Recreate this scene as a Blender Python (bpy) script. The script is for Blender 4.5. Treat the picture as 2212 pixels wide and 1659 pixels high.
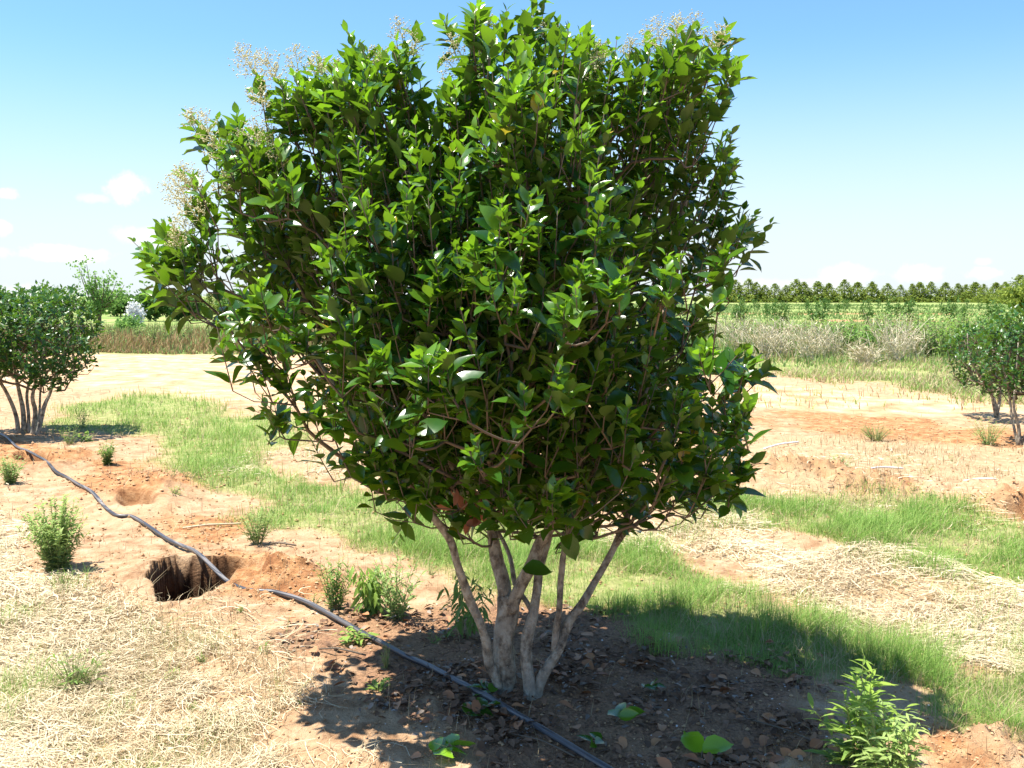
import bpy, math, random
import numpy as np
from mathutils import Vector
R = math.radians
rng = np.random.default_rng(11); random.seed(11)
S = bpy.context.scene
for o in list(bpy.data.objects): bpy.data.objects.remove(o)
# ------------------------------------------------------------------ camera
CAMH = 1.5; PITCH = R(5.04); F = 2150.6; CX, CY = 1106.0, 829.5
cam = bpy.data.objects.new('camera', bpy.data.cameras.new('camera')); S.collection.objects.link(cam)
cam.data.lens = 35; cam.data.sensor_width = 36; cam.data.clip_start = .05; cam.data.clip_end = 9000
cam.location = (0, 0, CAMH); cam.rotation_euler = (R(90) - PITCH, 0, 0); S.camera = cam
# ------------------------------------------------------------------ light
SUND = np.array([-.355, .03, 1.0]); SUND /= np.linalg.norm(SUND)
EL = math.asin(SUND[2])
sl = bpy.data.lights.new('sun', 'SUN'); sl.energy = 4.8; sl.angle = R(.53); sl.color = (1, .955, .87)
sun = bpy.data.objects.new('sun', sl); S.collection.objects.link(sun)
sun.rotation_euler = Vector(SUND).to_track_quat('Z', 'Y').to_euler()
S.view_settings.view_transform = 'Standard'; S.view_settings.look = 'None'
S.view_settings.exposure = 1.25; S.view_settings.gamma = 1
SKY_STR = .085
def ray(px, py):
    a, b = (px - CX) / F, -(py - CY) / F
    return np.array([a, math.cos(PITCH) + b * math.sin(PITCH), -math.sin(PITCH) + b * math.cos(PITCH)])
def G(px, py, z=0.0):
    d = ray(px, py); t = (z - CAMH) / d[2]; return np.array([d[0] * t, d[1] * t, z])
def P(px, py, Y):
    d = ray(px, py); t = Y / d[1]; return np.array([d[0] * t, Y, CAMH + d[2] * t])
# ------------------------------------------------------------------ node helpers
class NT:
    def __init__(s, tree): s.t = tree; s.n = tree.nodes; s.l = tree.links
    def add(s, typ, **kw):
        n = s.n.new(typ)
        for k, v in kw.items():
            if k.startswith('i_'):
                key = k[2:]; key = int(key) if key.isdigit() else key.replace('_', ' ')
                s.put(n.inputs[key], v)
            else: setattr(n, k, v)
        return n
    def put(s, sock, v):
        if isinstance(v, bpy.types.NodeSocket): s.l.new(v, sock)
        elif isinstance(v, (tuple, list)) and len(v) == 3 and sock.type == 'RGBA': sock.default_value = (*v, 1)
        else: sock.default_value = v
    def math(s, op, a, b=0.0, c=None, clamp=False):
        n = s.n.new('ShaderNodeMath'); n.operation = op; n.use_clamp = clamp
        s.put(n.inputs[0], a); s.put(n.inputs[1], b)
        if c is not None: s.put(n.inputs[2], c)
        return n.outputs[0]
    def mix(s, f, a, b, mode='MIX'):
        n = s.n.new('ShaderNodeMix'); n.data_type = 'RGBA'; n.blend_type = mode
        s.put(n.inputs[0], f); s.put(n.inputs[6], a); s.put(n.inputs[7], b); return n.outputs[2]
    def noise(s, scale, detail=4, rough=.55, vec=None):
        n = s.add('ShaderNodeTexNoise', i_Scale=scale, i_Detail=detail, i_Roughness=rough)
        if vec is not None: s.put(n.inputs['Vector'], vec)
        return n.outputs[0]
    def sm(s, v, a, b):
        n = s.n.new('ShaderNodeMapRange'); n.interpolation_type = 'SMOOTHSTEP'
        s.put(n.inputs[0], v); s.put(n.inputs[1], a); s.put(n.inputs[2], b); return n.outputs[0]
    def ramp(s, f, stops):
        n = s.n.new('ShaderNodeValToRGB'); e = n.color_ramp.elements
        while len(e) < len(stops): e.new(.5)
        for q, (p, c) in zip(e, stops): q.position = p; q.color = (*c, 1)
        s.put(n.inputs[0], f); return n.outputs[0]
# ------------------------------------------------------------------ world
w = bpy.data.worlds.new('World'); S.world = w; w.use_nodes = True
N = NT(w.node_tree); N.n.clear()
sky = N.add('ShaderNodeTexSky', sky_type='NISHITA', sun_disc=False)
sky.sun_elevation = EL; sky.sun_rotation = math.atan2(SUND[0], SUND[1])
sky.altitude = 0; sky.air_density = 1.0; sky.dust_density = .4; sky.ozone_density = 2.0
tc = N.add('ShaderNodeTexCoord').outputs['Generated']
CLOUDS = [(268, 402, 48, 27, 1), (18, 420, 22, 13, 1), (0, 492, 20, 14, .8), (205, 428, 30, 10, .4), (125, 548, 105, 16, .9), (312, 510, 50, 20, .6),
          (1838, 590, 55, 19, .75), (1985, 592, 46, 22, .9), (2125, 590, 42, 15, .85), (2125, 566, 20, 9, .5), 
          (60, 640, 120, 22, .6), (700, 700, 90, 22, .4), (1700, 620, 160, 18, .4)]
nz = N.noise(26, 6, .62, tc); nz2 = N.noise(90, 4, .6, tc)
wob = N.math('ADD', N.math('MULTIPLY', N.math('SUBTRACT', nz, .5), 2.6), N.math('MULTIPLY', N.math('SUBTRACT', nz2, .5), .9))
tot = None
for (px, py, sx, sy, a) in CLOUDS:
    d = ray(px, py); d = d / np.linalg.norm(d)
    sub = N.add('ShaderNodeVectorMath', operation='SUBTRACT', i_0=tc, i_1=tuple(d)).outputs[0]
    ml = N.add('ShaderNodeVectorMath', operation='MULTIPLY', i_0=sub, i_1=(F / sx, F / sx, F / sy)).outputs[0]
    ln = N.add('ShaderNodeVectorMath', operation='LENGTH', i_0=ml).outputs['Value']
    v = N.math('SUBTRACT', N.math('SUBTRACT', 1.25, ln), N.math('MULTIPLY', wob, -.95))
    v = N.math('MULTIPLY', N.sm(v, 0.0, .75), a)
    tot = v if tot is None else N.math('MAXIMUM', tot, v)
zz_ = N.add('ShaderNodeSeparateXYZ', i_0=tc).outputs[2]
base = N.mix(1.0, sky.outputs[0], (.72, .98, 1.16), 'MULTIPLY')
base = N.mix(N.math('MULTIPLY', N.sm(N.math('MULTIPLY', zz_, -1.0), -.25, -.0), .93), base, (4.5, 4.85, 5.1))
col = N.mix(tot, base, (6.2, 6.2, 6.3))
bg = N.add('ShaderNodeBackground', i_Color=col, i_Strength=SKY_STR)
wo = N.add('ShaderNodeOutputWorld'); N.l.new(bg.outputs[0], wo.inputs[0])
# ------------------------------------------------------------------ materials
def mat(name):
    m = bpy.data.materials.new(name); m.use_nodes = True; n = NT(m.node_tree)
    return m, n, m.node_tree.nodes['Principled BSDF'], m.node_tree.nodes['Material Output']
def leafmat(name, top, top2, young, under, rough=.3, trans=.3, tcol=(.25, .42, .03), spec=.5, odd=None):
    m, n, b, out = mat(name)
    gi = n.add('ShaderNodeNewGeometry'); r = gi.outputs['Random Per Island']
    c = n.mix(r, top, top2)
    at = n.add('ShaderNodeAttribute', attribute_name='young').outputs['Fac']
    c = n.mix(at, c, young)
    if odd: c = n.mix(n.sm(r, .98, .985), c, odd)
    c = n.mix(gi.outputs['Backfacing'], c, under)
    nzz = n.noise(60, 3); c = n.mix(n.math('MULTIPLY', nzz, .35), c, (top[0] * .6, top[1] * .7, top[2] * .6))
    n.put(b.inputs['Base Color'], c)
    n.put(b.inputs['Roughness'], n.math('MULTIPLY_ADD', gi.outputs['Backfacing'], .3, n.math('MULTIPLY_ADD', nzz, .25, rough - .1)))
    n.put(b.inputs['Specular IOR Level'], spec)
    tr = n.add('ShaderNodeBsdfTranslucent', i_Color=n.mix(at, n.mix(r, tcol, tuple(x * .6 for x in tcol)), tuple(min(1, x * 2.0) for x in tcol)))
    mx = n.add('ShaderNodeMixShader', i_0=trans); n.l.new(b.outputs[0], mx.inputs[1]); n.l.new(tr.outputs[0], mx.inputs[2])
    n.l.new(mx.outputs[0], out.inputs[0]); return m
def simple(name, c1, c2, rough=.7, scale=30, bump=0, island=True, trans=0):
    m, n, b, out = mat(name)
    f = n.noise(scale, 4)
    if island: f = n.math('MULTIPLY_ADD', n.add('ShaderNodeNewGeometry').outputs['Random Per Island'], .7, n.math('MULTIPLY', f, .4), clamp=True)
    else: f = n.sm(f, .35, .65)
    c = n.mix(f, c1, c2); n.put(b.inputs['Base Color'], c); b.inputs['Roughness'].default_value = rough
    b.inputs['Specular IOR Level'].default_value = .3
    if bump:
        bp = n.add('ShaderNodeBump', i_Strength=bump, i_Distance=.01, i_Height=n.noise(scale * 3, 5)); n.l.new(bp.outputs[0], b.inputs['Normal'])
    if trans:
        tr = n.add('ShaderNodeBsdfTranslucent', i_Color=c); mx = n.add('ShaderNodeMixShader', i_0=trans)
        n.l.new(b.outputs[0], mx.inputs[1]); n.l.new(tr.outputs[0], mx.inputs[2]); n.l.new(mx.outputs[0], out.inputs[0])
    return m
M_LEAF = leafmat('privet_leaf', (.010, .05, .009), (.033, .122, .011), (.23, .43, .018), (.085, .15, .024), rough=.21, trans=.25, tcol=(.21, .42, .012), spec=.6, odd=(.4, .3, .02))
M_LEAF2 = leafmat('bush_leaf', (.02, .08, .014), (.045, .13, .018), (.11, .23, .03), (.06, .12, .03), rough=.33, trans=.25, tcol=(.14, .3, .02))
M_WEED = leafmat('weed_leaf', (.13, .24, .06), (.2, .32, .08), (.3, .42, .06), (.17, .28, .09), rough=.55, trans=.35, tcol=(.3, .45, .08), spec=.3)
M_WEEDB = leafmat('bluish_weed_leaf', (.22, .34, .1), (.34, .45, .16), (.42, .52, .16), (.25, .34, .15), rough=.6, trans=.35, tcol=(.38, .52, .14), spec=.25)
M_GRASS = simple('green_grass', (.12, .29, .035), (.38, .5, .13), .6, 1.2, trans=.35)
M_FIELD = simple('tall_green_weeds', (.12, .22, .05), (.26, .34, .11), .7, .8, trans=.3)
M_DRYG = simple('dry_grass', (.34, .25, .13), (.56, .45, .27), .7, 2, trans=.25)
M_RUST = simple('rusty_brown_grass', (.22, .13, .06), (.38, .26, .12), .8, 2, trans=.2)
M_STRAW = simple('straw', (.34, .25, .12), (.8, .68, .47), .6, 5, trans=.12)
M_DEADW = simple('dead_stalks', (.48, .41, .27), (.74, .67, .5), .8, 5)
M_LITB = simple('brown_litter', (.06, .034, .02), (.3, .17, .1), .95, 20)
M_LITO = simple('orange_leaf_litter', (.26, .1, .045), (.48, .24, .11), .6, 20)
M_LITG = simple('grey_litter', (.1, .08, .065), (.36, .29, .23), .95, 20)
M_WHITE = simple('white_bits', (.5, .48, .45), (.8, .78, .74), .7, 20)
M_FLOWER = simple('cream_buds', (.6, .56, .3), (.84, .8, .52), .6, 20, trans=.3)
M_FSTEM = simple('panicle_stem', (.28, .2, .08), (.35, .3, .12), .6, 20)
M_TWIG = simple('twig_bark', (.085, .065, .048), (.19, .145, .1), .75, 40)
M_DEADLEAF = simple('dead_brown_leaf', (.13, .045, .025), (.25, .1, .05), .6, 30)
def bark():
    m, n, b, out = mat('bark'); tcn = n.add('ShaderNodeTexCoord').outputs['Object']
    mp = n.add('ShaderNodeMapping', i_Vector=tcn); mp.inputs['Scale'].default_value = (1, 1, .75)
    a = n.noise(34, 5, .6, mp.outputs[0]); p = n.noise(12, 3, .5, mp.outputs[0]); q = n.noise(120, 4, .6, tcn)
    c = n.ramp(a, [(.36, (.1, .08, .06)), (.48, (.25, .21, .155)), (.62, (.42, .38, .3))])
    c = n.mix(n.math('MULTIPLY', n.sm(p, .5, .62), .55), c, (.34, .31, .25))
    c = n.mix(n.math('MULTIPLY', n.sm(q, .6, .72), .6), c, (.52, .5, .42))
    n.put(b.inputs['Base Color'], c); b.inputs['Roughness'].default_value = .85; b.inputs['Specular IOR Level'].default_value = .2
    bp = n.add('ShaderNodeBump', i_Strength=1.0, i_Distance=.012, i_Height=n.math('ADD', a, n.math('MULTIPLY', q, .5))); n.l.new(bp.outputs[0], b.inputs['Normal'])
    return m
M_BARK = bark()
def hosemat():
    m, n, b, out = mat('black_pipe'); a = n.noise(9, 6, .65); q = n.noise(70, 4)
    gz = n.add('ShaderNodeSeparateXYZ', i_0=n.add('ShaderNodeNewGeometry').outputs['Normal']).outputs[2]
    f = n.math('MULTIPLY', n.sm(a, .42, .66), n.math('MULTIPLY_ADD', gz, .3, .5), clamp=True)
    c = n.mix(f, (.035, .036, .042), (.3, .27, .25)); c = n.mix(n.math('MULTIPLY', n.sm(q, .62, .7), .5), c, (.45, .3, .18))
    n.put(b.inputs['Base Color'], c); n.put(b.inputs['Roughness'], n.math('MULTIPLY_ADD', f, .4, .38)); return m
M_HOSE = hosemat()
# ------------------------------------------------------------------ mesh helpers
def link(o, parent=None):
    S.collection.objects.link(o)
    if parent: o.parent = parent
    return o
def mesh(name, V, faces, m, parent=None, smooth=True, young=None, origin=None):
    """faces: list of int arrays (n,k)"""
    V = np.asarray(V, dtype=np.float32).reshape(-1, 3)
    if origin is not None: V = V - np.asarray(origin, dtype=np.float32)
    me = bpy.data.meshes.new(name); faces = [np.asarray(f, dtype=np.int32) for f in faces if len(f)]
    me.vertices.add(len(V)); me.vertices.foreach_set('co', V.ravel())
    nl = sum(f.size for f in faces); npoly = sum(len(f) for f in faces)
    me.loops.add(nl); me.loops.foreach_set('vertex_index', np.concatenate([f.ravel() for f in faces]))
    me.polygons.add(npoly); tot = np.concatenate([np.full(len(f), f.shape[1]) for f in faces]).astype(np.int32)
    st = np.concatenate([[0], np.cumsum(tot)[:-1]]).astype(np.int32)
    me.polygons.foreach_set('loop_start', st)
    me.polygons.foreach_set('use_smooth', np.full(npoly, smooth)); me.update(calc_edges=True)
    if young is not None:
        a = me.attributes.new('young', 'FLOAT', 'POINT'); a.data.foreach_set('value', np.asarray(young, dtype=np.float32))
    me.materials.append(m); o = bpy.data.objects.new(name, me)
    if origin is not None and parent is None: o.location = origin
    return link(o, parent)
def empty(name, loc, label, cat, group=None):
    o = bpy.data.objects.new(name, None); o.empty_display_size = .1; o.location = loc
    o['label'] = label; o['category'] = cat
    if group: o['group'] = group
    return link(o)
def tag(o, label, cat=None, group=None, kind=None):
    if label: o['label'] = label
    if cat: o['category'] = cat
    if group: o['group'] = group
    if kind: o['kind'] = kind
    return o
class Acc:
    def __init__(s): s.V = []; s.F = {}; s.Y = []; s.n = 0
    def add(s, V, faces, young=0):
        V = np.asarray(V).reshape(-1, 3); s.V.append(V)
        for f in faces:
            f = np.asarray(f)
            if len(f): s.F.setdefault(f.shape[1], []).append(f + s.n)
        s.Y.append(np.broadcast_to(np.asarray(young, dtype=float), (len(V),))); s.n += len(V)
    def build(s, name, m, parent=None, smooth=True, origin=None):
        if not s.n: return None
        return mesh(name, np.concatenate(s.V), [np.concatenate(v) for v in s.F.values()], m, parent, smooth, np.concatenate(s.Y), origin)
def nrm(v): return v / np.maximum(np.linalg.norm(v, axis=-1, keepdims=True), 1e-9)
def crm(P_, step):
    P_ = np.asarray(P_, dtype=float)
    Q = np.vstack([2 * P_[0] - P_[1], P_, 2 * P_[-1] - P_[-2]]); out = []
    for i in range(1, len(Q) - 2):
        k = max(1, int(np.linalg.norm(Q[i + 1][:3] - Q[i][:3]) / step)); t = np.linspace(0, 1, k, endpoint=False)[:, None]
        a, b, c, d = Q[i - 1], Q[i], Q[i + 1], Q[i + 2]
        out.append(.5 * (2 * b + (c - a) * t + (2 * a - 5 * b + 4 * c - d) * t ** 2 + (3 * b - a - 3 * c + d) * t ** 3))
    out.append(Q[-2][None]); return np.vstack(out)
def tube(acc, pts, rad, k=6, lump=0, cap=True):
    pts = np.asarray(pts, dtype=float); n = len(pts); rad = np.broadcast_to(np.asarray(rad, dtype=float), (n,))
    T = nrm(np.gradient(pts, axis=0)); ref = np.array([0, 0, 1.]) if abs(T[:, 2]).mean() < .8 else np.array([1., 0, 0])
    A = nrm(np.cross(T, ref)); B = np.cross(T, A); th = np.arange(k) * 2 * math.pi / k
    rr = np.repeat(rad[:, None], k, 1)
    if lump:
        ph = rng.uniform(0, 6.3, 6); s = np.arange(n)[:, None] * .35
        rr = rr * (1 + lump * (np.sin(s + 2 * th + ph[0]) + .7 * np.sin(1.7 * s - 3 * th + ph[1]) + .6 * np.sin(.43 * s + th + ph[2])) / 2)
    V = pts[:, None] + rr[..., None] * (np.cos(th)[None, :, None] * A[:, None] + np.sin(th)[None, :, None] * B[:, None])
    i = np.arange(n - 1)[:, None] * k; j = np.arange(k)[None]; jn = (j + 1) % k
    Fq = np.stack([i + j, i + jn, i + k + jn, i + k + j], -1).reshape(-1, 4)
    faces = [Fq]; V = V.reshape(-1, 3)
    if cap:
        V = np.vstack([V, pts[-1] + T[-1] * rad[-1] * .5, pts[0]]); a = np.arange(k)
        faces.append(np.stack([(n - 1) * k + a, (n - 1) * k + (a + 1) % k, np.full(k, n * k)], -1))
        faces.append(np.stack([(a + 1) % k, a, np.full(k, n * k + 1)], -1))
    acc.add(V, faces)
# leaf template (x across, y along, z normal)
def leaf_tpl(ws, ts, fold, curl):
    V = [(0, 0, 0)]
    for t, w_ in zip(ts, ws):
        for sx in (-1, 0, 1): V.append((sx * w_, t, abs(sx) * w_ * fold - curl * t * t))
    V.append((0, 1, -curl)); n = len(ts); f3 = []; f4 = []
    f3 += [(0, 2, 1), (0, 3, 2)]
    for r in range(n - 1):
        a = 1 + r * 3; f4 += [(a, a + 1, a + 4, a + 3), (a + 1, a + 2, a + 5, a + 4)]
    a = 1 + (n - 1) * 3; f3 += [(a, a + 1, 1 + n * 3), (a + 1, a + 2, 1 + n * 3)]
    return np.array(V, dtype=float), np.array(f3), np.array(f4)
TPL_BIG = [leaf_tpl([.16, .26, .25, .145, .035], [.13, .32, .55, .78, .92], f, c) for f, c in ((.35, .10), (.5, .2), (.2, .28), (.45, -.04))]
TPL_SM = [leaf_tpl([.24, .2], [.3, .65], .35, .15)]
TPL_LAN = [leaf_tpl([.07, .1, .06], [.2, .5, .8], .3, .35)]
def leaves(acc, O, D, Nn, L, W, young, tpls):
    O = np.asarray(O); D = nrm(np.asarray(D)); Nn = nrm(np.asarray(Nn) - (np.asarray(Nn) * D).sum(-1, keepdims=True) * D)
    Sd = np.cross(D, Nn); idx = rng.integers(0, len(tpls), len(O)); young = np.broadcast_to(young, (len(O),))
    L = np.broadcast_to(L, (len(O),)); W = np.broadcast_to(W, (len(O),))
    for q, (T, f3, f4) in enumerate(tpls):
        k = np.where(idx == q)[0]
        if not len(k): continue
        tw = rng.normal(0, .25, len(k))[:, None]; tt = T[None, :, 1]
        x = T[None, :, 0] * W[k, None]; z = T[None, :, 2] + x * tw * tt + rng.normal(0, .035, (len(k), 1)) * np.sin(tt * 7 + rng.uniform(0, 6, (len(k), 1))) * (np.abs(x) > 0)
        V = O[k, None] + L[k, None, None] * (x[..., None] * Sd[k, None] + T[None, :, 1:2] * D[k, None] + z[..., None] * Nn[k, None])
        off = (np.arange(len(k)) * len(T))[:, None, None]
        acc.add(V.reshape(-1, 3), [(f3[None] + off).reshape(-1, 3), (f4[None] + off).reshape(-1, 4)], np.repeat(young[k], len(T)))
# ------------------------------------------------------------------ noise + ground height
def _h(ix, iy, s):
    n = (ix.astype(np.int64) * 374761393 + iy.astype(np.int64) * 668265263 + s * 2147483647) & 0xffffffff
    n = ((n ^ (n >> 13)) * 1274126177) & 0xffffffff
    return ((n ^ (n >> 16)) & 0xffff) / 65535.0
def vn(x, y, s=0):
    ix, iy = np.floor(x), np.floor(y); fx, fy = x - ix, y - iy
    fx = fx * fx * (3 - 2 * fx); fy = fy * fy * (3 - 2 * fy); a = ix.astype(np.int64); b = iy.astype(np.int64)
    return (_h(a, b, s) * (1 - fx) + _h(a + 1, b, s) * fx) * (1 - fy) + (_h(a, b + 1, s) * (1 - fx) + _h(a + 1, b + 1, s) * fx) * fy
def fbm(x, y, s=0, o=4):
    v = 0; a = .5; t = 0
    for i in range(o): v = v + a * vn(x * 2 ** i + 17.3 * i, y * 2 ** i - 9.1 * i, s + i); t += a; a *= .5
    return v / t
def ss(a, b, x): t = np.clip((x - a) / (b - a), 0, 1); return t * t * (3 - 2 * t)
def sdpoly(x, y, poly):
    d = np.full(x.shape, 1e18); inside = np.zeros(x.shape, bool); n = len(poly)
    for i in range(n):
        ax, ay = poly[i]; bx, by = poly[(i + 1) % n]; ex, ey = bx - ax, by - ay
        t = np.clip(((x - ax) * ex + (y - ay) * ey) / (ex * ex + ey * ey + 1e-12), 0, 1)
        d = np.minimum(d, (x - ax - t * ex) ** 2 + (y - ay - t * ey) ** 2)
        c = ((ay > y) != (by > y)) & (x < (bx - ax) * (y - ay) / (by - ay + 1e-12) + ax); inside ^= c
    return np.where(inside, 1, -1) * np.sqrt(d)
def wp(pts): return [tuple(G(px, py)[:2]) for px, py in pts]
REG = {
 'grass': [wp([(150, 880), (330, 862), (560, 890), (640, 940), (560, 985), (640, 1045), (860, 1075), (1100, 1130), (1300, 1170), (1450, 1215), (1620, 1290), (1760, 1335), (1930, 1405), (2050, 1450), (2300, 1480), (2400, 1700), (2120, 1590), (1960, 1480), (1780, 1460), (1600, 1440), (1450, 1400), (1330, 1340), (1200, 1310), (1000, 1265), (880, 1215), (770, 1170), (620, 1140), (520, 1080), (420, 1020), (340, 990), (270, 950), (120, 925)]),
           wp([(1480, 1090), (1650, 1075), (2000, 1095), (2330, 1160), (2330, 1290), (2100, 1250), (1900, 1210), (1700, 1150), (1560, 1135), (1450, 1150)]),
           wp([(1500, 770), (1750, 800), (1900, 835), (2260, 872), (2500, 870), (2500, 745), (1500, 735)])],
 'straw': [wp([(-300, 1250), (60, 1250), (200, 1290), (330, 1345), (520, 1385), (430, 1440), (480, 1530), (560, 1600), (640, 1680), (700, 1800), (-300, 2000)]),
           wp([(1330, 1185), (1370, 1125), (1500, 1118), (1600, 1150), (1750, 1180), (1950, 1225), (2150, 1265), (2400, 1300), (2400, 1500), (2120, 1435), (1900, 1370), (1720, 1310), (1600, 1235), (1450, 1195)]),
           wp([(560, 985), (700, 975), (900, 1010), (900, 1055), (760, 1045), (640, 1030)]),
           wp([(-200, 1060), (50, 1065), (70, 1160), (30, 1230), (-200, 1240)])],
 'dry': [wp([(1640, 940), (1900, 945), (2100, 960), (2400, 1000), (2400, 1080), (2100, 1060), (1950, 1030), (1650, 1010)]),
         wp([(160, 850), (300, 855), (330, 880), (200, 900), (130, 890)]), wp([(1600, 1000), (1900, 1060), (2300, 1120), (2200, 1160), (1600, 1090)]),
         wp([(200, 1290), (520, 1340), (640, 1440), (560, 1600), (800, 1659), (500, 1659), (400, 1450)])],
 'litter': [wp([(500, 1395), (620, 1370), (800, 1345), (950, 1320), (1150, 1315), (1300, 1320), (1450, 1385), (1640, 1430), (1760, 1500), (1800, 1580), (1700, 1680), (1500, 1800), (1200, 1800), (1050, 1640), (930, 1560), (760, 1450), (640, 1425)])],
 'orange': [wp([(440, 1190), (600, 1190), (680, 1240), (660, 1290), (500, 1300), (420, 1240)]), wp([(180, 990), (300, 1010), (420, 1060), (360, 1125), (200, 1110), (130, 1040)]),
            wp([(-50, 955), (120, 955), (260, 985), (200, 1020), (0, 1035)]), wp([(1600, 1005), (1720, 1020), (1900, 1040), (1960, 1060), (1850, 1070), (1620, 1050)]),
            wp([(1640, 885), (1900, 890), (2212, 930), (2212, 960), (1900, 945), (1640, 930)]), wp([(2050, 1095), (2300, 1090), (2300, 1150), (2120, 1130)]), wp([(430, 1120), (520, 1130), (500, 1180), (400, 1180)]),
            wp([(2010, 1600), (2200, 1640), (2300, 1800), (1950, 1800)])],
 'sand': [wp([(-600, 770), (160, 763), (600, 762), (1100, 775), (1100, 900), (700, 900), (560, 880), (330, 850), (170, 830), (-600, 850)]), wp([(1200, 830), (1640, 832), (1900, 850), (2250, 872), (2800, 880), (2800, 915), (2250, 905), (1900, 895), (1640, 885), (1200, 890)])],
 'dark': [wp([(1560, 1305), (1700, 1330), (1560, 1330)])],
}
def hole_sd(x, y, poly): return sdpoly(x + .05 * (vn(x * 9, y * 9, 3) - .5) + .014 * (vn(x * 33, y * 33, 2) - .5), y + .07 * (vn(x * 8, y * 8, 4) - .5), poly)
H1 = wp([(322, 1262), (330, 1240), (362, 1227), (400, 1221), (450, 1218), (510, 1224), (570, 1236), (590, 1250), (555, 1270), (490, 1288), (430, 1308), (390, 1313), (345, 1315)])
H2 = wp([(236, 1090), (300, 1078), (345, 1090), (330, 1108), (270, 1112)])
H3 = wp([(20, 1000), (60, 985), (110, 1000), (120, 1020), (50, 1022)])
H4 = wp([(2150, 1108), (2212, 1100), (2300, 1120), (2200, 1135)])
T0 = G(1100, 1512)
HXA, HXB = G(400, 1265)[0], G(500, 1265)[0]
def gz(x, y):
    x = np.asarray(x, dtype=float); y = np.asarray(y, dtype=float); r = np.hypot(x, y)
    f = ss(60, 15, r)
    z = .10 * (fbm(x * .35, y * .35, 1) - .5) * ss(3, 7, r) + .045 * (fbm(x * 1.6, y * 1.6, 2) - .5) + f * .022 * (fbm(x * 8, y * 8, 5, 3) - .5)
    z = z + .018 * (fbm(x * 28, y * 28, 9, 2) - .5) * ss(14, 7, r)
    near = (r < 14)
    if near.any():
        xn, yn = x[near], y[near]; zz = z[near]
        for Hh, dep, rim in ((H1, .75, .05), (H2, .06, .05), (H3, .2, .05), (H4, .12, .04)):
            d = hole_sd(xn, yn, Hh); inn = np.clip((d + .004) / .03, 0, 1) ** .6 if dep > .3 else ss(-.005, .1, d)
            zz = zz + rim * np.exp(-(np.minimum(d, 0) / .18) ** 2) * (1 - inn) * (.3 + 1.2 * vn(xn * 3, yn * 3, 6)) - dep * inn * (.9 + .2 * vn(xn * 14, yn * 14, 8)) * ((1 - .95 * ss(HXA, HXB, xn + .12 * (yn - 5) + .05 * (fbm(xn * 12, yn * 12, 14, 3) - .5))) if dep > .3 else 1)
        # loose soil heaps right of the pits
        for (px, py, a, s) in ((585, 1245, .06, .34), (350, 1060, .09, .55), (160, 998, .05, .6), (1760, 1042, .13, .55), (1660, 1030, .12, .4), (1900, 1055, .05, .6), (2180, 1085, .12, .6), (2130, 1640, .05, .3)):
            c = G(px, py); q = ((xn - c[0]) ** 2 + (yn - c[1]) ** 2 * .6) / s ** 2
            g = np.exp(-q * 2.2); zz = zz + a * g * (.4 + 1.2 * fbm(xn * 7, yn * 7, 12, 4)) + .12 * g * (fbm(xn * 14, yn * 14, 13, 4) - .5)
        q = (xn - T0[0]) ** 2 + (yn - T0[1]) ** 2; zz = zz + .035 * np.exp(-q / .5)
        z = z.copy(); z[near] = zz
    sd = sdpoly(x, y, REG['sand'][0]); z = z + np.where(sd > 0, .05 * (fbm(x * 1.3, y * 3.5, 21, 4) - .5), 0) * ss(0, 1, sd)
    z = z + ss(70, 200, y) * .3
    return z
def region(name, x, y, warp=.02, soft=.02, freq=3.0):
    r = np.hypot(x, y); th = np.arctan2(x, np.maximum(y, .1)); lr = np.log(np.maximum(r, .3)) * 2
    wv = (fbm(th * 14 * freq / 3, lr * 5 * freq / 3, 31, 4) - .5) * 2 * warp * 3
    m = np.zeros(x.shape)
    for p in REG[name]: m = np.maximum(m, ss(-soft, soft, sdpoly(x, y, p) / r + wv))
    return m
def G1(px, py):
    p = G(px, py); p[2] = float(gz(np.array([p[0]]), np.array([p[1]]))[0]); return p
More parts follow.
